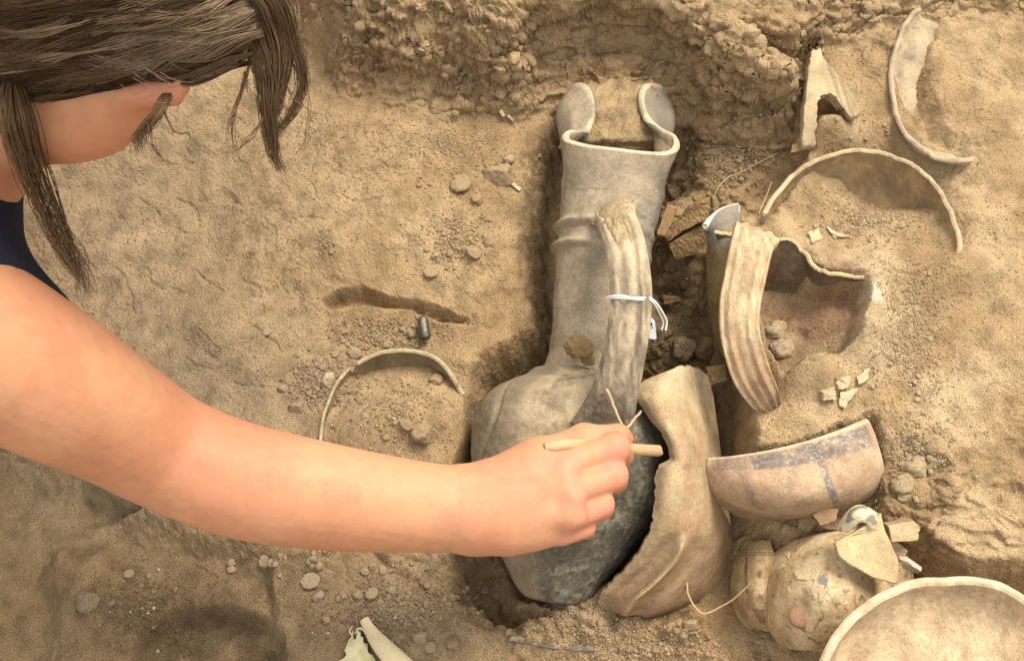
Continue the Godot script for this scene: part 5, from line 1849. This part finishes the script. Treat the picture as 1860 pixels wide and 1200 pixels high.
	bones_mesh(top, [
		[(sr + sl) / 2 + Vector3(-0.02, 0, 0), sr, 0.082, 0.073, 0.05],
		[(sr + sl) / 2 + Vector3(-0.02, 0, 0), sl, 0.082, 0.072, 0.05],
		[chest, hips + Vector3(0.03, 0.14, -0.14), 0.138, 0.135, 0.06],
		[sr, P(-40, 606, 0.29), 0.073, 0.055, 0.02],
		b2([-40, 620, 0.30], [50, 640, 0.28], 150, 104, 0.02),
		[sl, sl + Vector3(-0.08, -0.15, 0.01), 0.066, 0.06, 0.02],
	], 0.0075, cloth)
	put("top", top, M.cloth, root)
	var legs := Shape.new()
	bones_mesh(legs, [
		[hips + Vector3(0.0, 0.12, -0.24), hips + Vector3(0, 0.12, -0.06), 0.12, 0.12, 0.05],
		[hips + Vector3(0.0, 0.10, -0.24), hips + Vector3(0.28, 0.075, -0.26), 0.1, 0.075, 0.03],
		[hips + Vector3(0.0, 0.10, -0.06), hips + Vector3(0.24, 0.075, 0.08), 0.1, 0.075, 0.03],
		[hips + Vector3(0.28, 0.07, -0.26), hips + Vector3(-0.12, 0.08, -0.27), 0.07, 0.05, 0.03],
		[hips + Vector3(0.24, 0.07, 0.08), hips + Vector3(-0.16, 0.08, 0.06), 0.07, 0.05, 0.03],
	], 0.011, func(p: Vector3) -> Color: return Color(0.03, 0.032, 0.04))
	put("trousers", legs, M.cloth, root)
	build_hair(root, hc, look, up, side)
	# the stick held like a pen
	var s := Shape.new()
	tube(s, path([[989, 813, 0.1415], [1004, 811, 0.1412], [1030, 808, 0.1385], [1062, 808, 0.130], [1140, 815, 0.111], [1190, 818, 0.097], [1197, 818, 0.095]], 40), [0.0035, 0.0046, 0.0046, 0.0046, 0.0045, 0.0044], 16, Color(0.45, 0.33, 0.19), Color(0.40, 0.25, 0.12))
	tag(put("wooden_stick", s, M.wood), "slim wooden stick held in the right hand, its tip at the jar side", "stick")

func lock(s: Shape, pts: PackedVector3Array, count: int, spread: float, thin: float, tip: float, c0: Color, c1: Color, wave := 1.0, gathered := false) -> void:
	var n := pts.size()
	for k in count:
		var a := rng.randf() * TAU
		var r := sqrt(rng.randf()) * spread
		var off := Vector3(cos(a), sin(a) * 0.5, sin(a)) * r
		var p := PackedVector3Array()
		var ph := rng.randf() * 50.0
		var cut := int(n * rng.randf_range(0.78, 1.0))
		for i in maxi(cut, 4):
			var t := float(i) / (n - 1)
			p.append(pts[i] + off * lerpf(1.0, tip, t) * (0.25 + 0.75 * ss(0.0, 0.22, t) if gathered else 1.0) + Vector3(nz(Vector3(t * 2.0, ph, 0), 1.2), 0, nz(Vector3(t * 2.0, ph, 9), 1.2)) * 0.006 * wave * t)
		var q := rng.randf()
		tube(s, p, [thin, thin, thin * 0.8, thin * 0.35], 3, mixc(c0, c1, q), mixc(c0, c1, q) * 1.05)

func build_hair(root: Node3D, hc: Vector3, look: Vector3, up: Vector3, side: Vector3) -> void:
	balls_made = [[hc - look * 0.03, 0.085], [hc, 0.082], [hc + look * 0.03, 0.077]]
	var s := Shape.new()
	var dark_hair := Color(0.047, 0.027, 0.014)
	var mid_hair := Color(0.12, 0.072, 0.037)
	var light_hair := Color(0.29, 0.21, 0.13)
	# the mass of hair close to the skull
	bones_mesh(s, [
		[hc - look * 0.03, hc + look * 0.03, 0.084, 0.076, 0.012],
		b2([330, 20, 0.44], [415, 50, 0.44], 120, 66, 0.012),
		b2([80, 104, 0.42], [250, 84, 0.435], 84, 72, 0.012),
		b2([250, 84, 0.435], [340, 88, 0.435], 68, 44, 0.012),
		b2([-60, 130, 0.40], [80, 110, 0.42], 70, 88, 0.012),
		b2([440, -30, 0.45], [490, 20, 0.44], 80, 40, 0.012),
	], 0.006, func(p: Vector3) -> Color: return dark_hair)
	put("hair_mass", s, M.hair, root)
	# strands combed over that mass in locks: from the hairline on the right, back to the left and down
	var strands := Shape.new()
	var away := (CAM - hc).normalized()
	for k in 300:
		var v := rng.randf()
		var reach := rng.randf()
		var x0 := lerpf(530, 470, v) - 520.0 * pow(reach, 1.3) + rng.randf_range(-14, 14)
		var y0 := lerpf(-110, 112, v) + 40.0 * reach * v
		var length := rng.randf_range(210, 420)
		var drop := lerpf(70, 62, v) * (0.5 + 0.5 * rng.randf())
		var wave := rng.randf_range(6, 26)
		var phase := rng.randf() * TAU
		var lift := rng.randf_range(0.002, 0.008)
		var fair := ss(250, 420, x0) * ss(150, 20, y0)
		var tone := mixc(dark_hair, mid_hair, rng.randf())
		if rng.randf() < 0.22 + 0.6 * fair: tone = mixc(mid_hair, light_hair, rng.randf())
		var across := rng.randf_range(5, 13)
		for e in 26:
			var w := rng.randf_range(-1, 1)
			var pts := PackedVector3Array()
			var l := length * rng.randf_range(0.8, 1.05)
			var stray := rng.randf_range(-7, 7)
			for i in 8:
				var t := i / 7.0
				var x := x0 - l * t
				var y := y0 + drop * sin(t * PI * 0.62) + wave * sin(phase + t * 5.0) * t + 5.0 * sin(phase * 3.0 + t * 11.0 + w) + w * across * (1.0 - 0.5 * t) + stray * t * t
				y = minf(y, 168.0 + 12.0 * sin(x * 0.02) - 22.0 * ss(200, 290, x) - 36.0 * ss(330, 430, x) + 3.0 * w)
				pts.append(on_hair(x, y, hc) + away * (lift * sin(PI * clampf(t * 0.9 + 0.05, 0.0, 1.0)) + 0.0035 + 0.002 * rng.randf() - 0.001 * w * w))
			var col := tone * rng.randf_range(0.75, 1.25)
			tube(strands, along(pts, 20), [0.00014, 0.00025, 0.00024, 0.00012], 3, col, col * 0.9)
	put("strands", strands, M.hair, root)
	var h := 0.43
	var loose := [
		[[[395, -40, 0.46], [440, 20, 0.45], [462, 70, 0.44], [480, 130, 0.43], [486, 190, 0.42], [490, 240, 0.41], [500, 290, 0.40], [517, 324, 0.395]], 90, 0.011, 0.14, mid_hair * 0.85],
		[[[440, -40, 0.46], [485, 10, 0.45], [505, 60, 0.44], [508, 120, 0.43], [500, 175, 0.42], [490, 225, 0.41], [492, 262, 0.405]], 100, 0.012, 0.12, mid_hair],
		[[[470, -40, 0.46], [512, 20, 0.45], [530, 70, 0.44], [546, 115, 0.43], [549, 160, 0.42], [530, 205, 0.415], [503, 238, 0.41], [492, 266, 0.405]], 40, 0.007, 0.12, mid_hair * 0.85],
		[[[460, 40, 0.44], [455, 100, 0.435], [440, 150, 0.43], [424, 205, 0.425], [420, 250, 0.42], [436, 290, 0.415], [462, 306, 0.41]], 5, 0.0016, 0.4, mid_hair * 0.8],
		[[[480, 60, 0.44], [505, 120, 0.43], [520, 160, 0.425], [545, 190, 0.42], [572, 208, 0.415]], 3, 0.0012, 0.5, mid_hair],
		[[[540, 100, 0.43], [558, 165, 0.42], [562, 225, 0.415], [545, 275, 0.41], [512, 306, 0.40]], 2, 0.001, 0.5, mid_hair * 1.3],
		[[[482, 205, 0.42], [462, 240, 0.415], [435, 270, 0.41], [412, 283, 0.41]], 3, 0.0009, 0.5, mid_hair * 1.1],
		[[[498, 100, 0.43], [506, 150, 0.425], [508, 190, 0.42], [522, 205, 0.415]], 6, 0.003, 0.4, mid_hair * 1.1],
		[[[520, -30, 0.45], [535, 20, 0.445], [532, 60, 0.44], [520, 90, 0.435]], 8, 0.004, 0.6, light_hair * 0.8],
		[[[446, 130, 0.43], [450, 160, 0.425], [470, 195, 0.42]], 4, 0.0014, 0.5, light_hair * 0.7],
		[[[306, 160, 0.425], [298, 180, 0.437], [284, 206, 0.44], [264, 232, 0.435], [250, 254, 0.43], [262, 278, 0.425]], 44, 0.0045, 0.8, mid_hair],
		[[[270, 220, 0.44], [278, 262, 0.435], [300, 292, 0.43], [338, 304, 0.425]], 4, 0.0012, 0.3, mid_hair],
		[[[296, 195, 0.44], [318, 238, 0.435], [345, 243, 0.43], [342, 272, 0.425]], 3, 0.001, 0.4, mid_hair * 1.1],
		[[[210, 175, 0.41], [180, 205, 0.41], [150, 218, 0.41]], 2, 0.001, 0.5, mid_hair],
		[[[20, 110, 0.43], [26, 200, 0.435], [50, 290, 0.40], [86, 380, 0.36], [120, 450, 0.335], [146, 500, 0.32], [162, 545, 0.31]], 74, 0.013, 0.22, mid_hair * 1.05],
	]
	for q in loose:
		var t := Shape.new()
		var pts := path(q[0], 26)
		for i in pts.size():
			if q[0][0][1] < -20 and i < 6: pts[i] += Vector3(0, 0.006, 0)
		lock(t, pts, int(q[1] * 1.8), q[2], 0.00026, q[3], q[4] * 0.7, q[4] * 1.4, 2.2 if q[1] == 74 else 1.0, q[1] == 44 or q[1] == 74)
		put("lock", t, M.hair, root)
	# a few fine hairs across the ear and in the air
	var wisps := Shape.new()
	for k in 18:
		var x := rng.randf_range(150, 310)
		var y := rng.randf_range(90, 170)
		var dx := rng.randf_range(40, 100)
		var p := PackedVector3Array()
		for i in 5:
			var t := i / 4.0
			p.append(P(x + dx * t, y + 14.0 * sin(t * PI) + 8.0 * t, 0.455 - 0.02 * t))
		tube(wisps, along(p, 14), [0.00016, 0.0002, 0.0001], 3, light_hair * 0.8, mid_hair)
	put("wisps", wisps, M.hair, root)

# the hair mass approached along a line of sight
func on_hair(px: float, py: float, hc: Vector3) -> Vector3:
	var d := (P(px, py, 0.4) - CAM).normalized()
	var best := P(px, py, 0.425)
	for ball in hair_balls(hc):
		var c: Vector3 = ball[0]
		var r: float = ball[1]
		var t := (c - CAM).dot(d)
		var m := CAM + d * t
		var e := m.distance_to(c)
		if e < r:
			var q := CAM + d * (t - sqrt(r * r - e * e))
			if q.distance_to(CAM) < best.distance_to(CAM): best = q
	return best

var balls_made := []
func hair_balls(hc: Vector3) -> Array:
	if balls_made.size() == 3:
		for q in [[330, 20, 0.44, 120], [370, 35, 0.44, 93], [415, 50, 0.44, 66], [-60, 130, 0.40, 70], [10, 120, 0.41, 79], [80, 104, 0.42, 84], [165, 94, 0.428, 78], [250, 84, 0.435, 72], [340, 88, 0.435, 44], [295, 86, 0.435, 57]]:
			var p := P(q[0], q[1], q[2])
			balls_made.append([p, size_at(p, q[3])])
	return balls_made

func _ready() -> void:
	var cam := Camera3D.new()
	cam.name = "camera"
	cam.fov = 30.0
	cam.near = 0.02
	cam.far = 400.0
	add_child(cam)
	cam.position = CAM
	cam.rotation = Vector3(-PITCH, 0, 0)
	cam.current = true
	var sky := ProceduralSkyMaterial.new()
	sky.sky_top_color = Color(0.90, 0.905, 0.91)
	sky.sky_horizon_color = Color(0.93, 0.92, 0.90)
	sky.ground_horizon_color = Color(0.55, 0.47, 0.36)
	sky.ground_bottom_color = Color(0.42, 0.34, 0.24)
	sky.sky_curve = 0.25
	sky.sun_angle_max = 60.0
	var env := Environment.new()
	env.background_mode = Environment.BG_SKY
	env.sky = Sky.new()
	env.sky.sky_material = sky
	env.background_energy_multiplier = 0.84
	env.tonemap_mode = Environment.TONE_MAPPER_LINEAR
	env.tonemap_exposure = 2.3
	env.sdfgi_enabled = true
	env.ssao_enabled = true
	env.ssil_enabled = true
	var world := WorldEnvironment.new()
	world.name = "world"
	world.environment = env
	add_child(world)
	var sun := DirectionalLight3D.new()
	sun.name = "sun"
	sun.light_energy = 0.75
	sun.light_color = Color(1.0, 0.965, 0.92)
	sun.light_angular_distance = 28.0
	sun.shadow_enabled = true
	add_child(sun)
	sun.look_at_from_position(Vector3(0.40, 1.0, -0.34), Vector3.ZERO)

	noise.noise_type = FastNoiseLite.TYPE_SIMPLEX_SMOOTH
	noise.frequency = 1.0
	noise.fractal_octaves = 3
	noise.seed = 7
	cellular.noise_type = FastNoiseLite.TYPE_CELLULAR
	cellular.frequency = 1.0
	cellular.seed = 9
	rng.seed = 4711
	make_materials()
	var t0 := Time.get_ticks_msec()
	shape_earth()
	build_earth()
	print("earth ", Time.get_ticks_msec() - t0)
	build_jug()
	build_string_tag()
	build_left_bowl()
	build_right_bowl()
	build_corner_vessel()
	build_handle_fragment()
	build_grooved_jar()
	build_painted_bowl()
	build_big_sherd()
	build_bottom_jars()
	build_clay_bowl()
	print("pots ", Time.get_ticks_msec() - t0)
	build_small_sherds()
	build_odds()
	build_person()
	print("person ", Time.get_ticks_msec() - t0)
	build_stones()
	build_crumbs()
	print("all ", Time.get_ticks_msec() - t0)
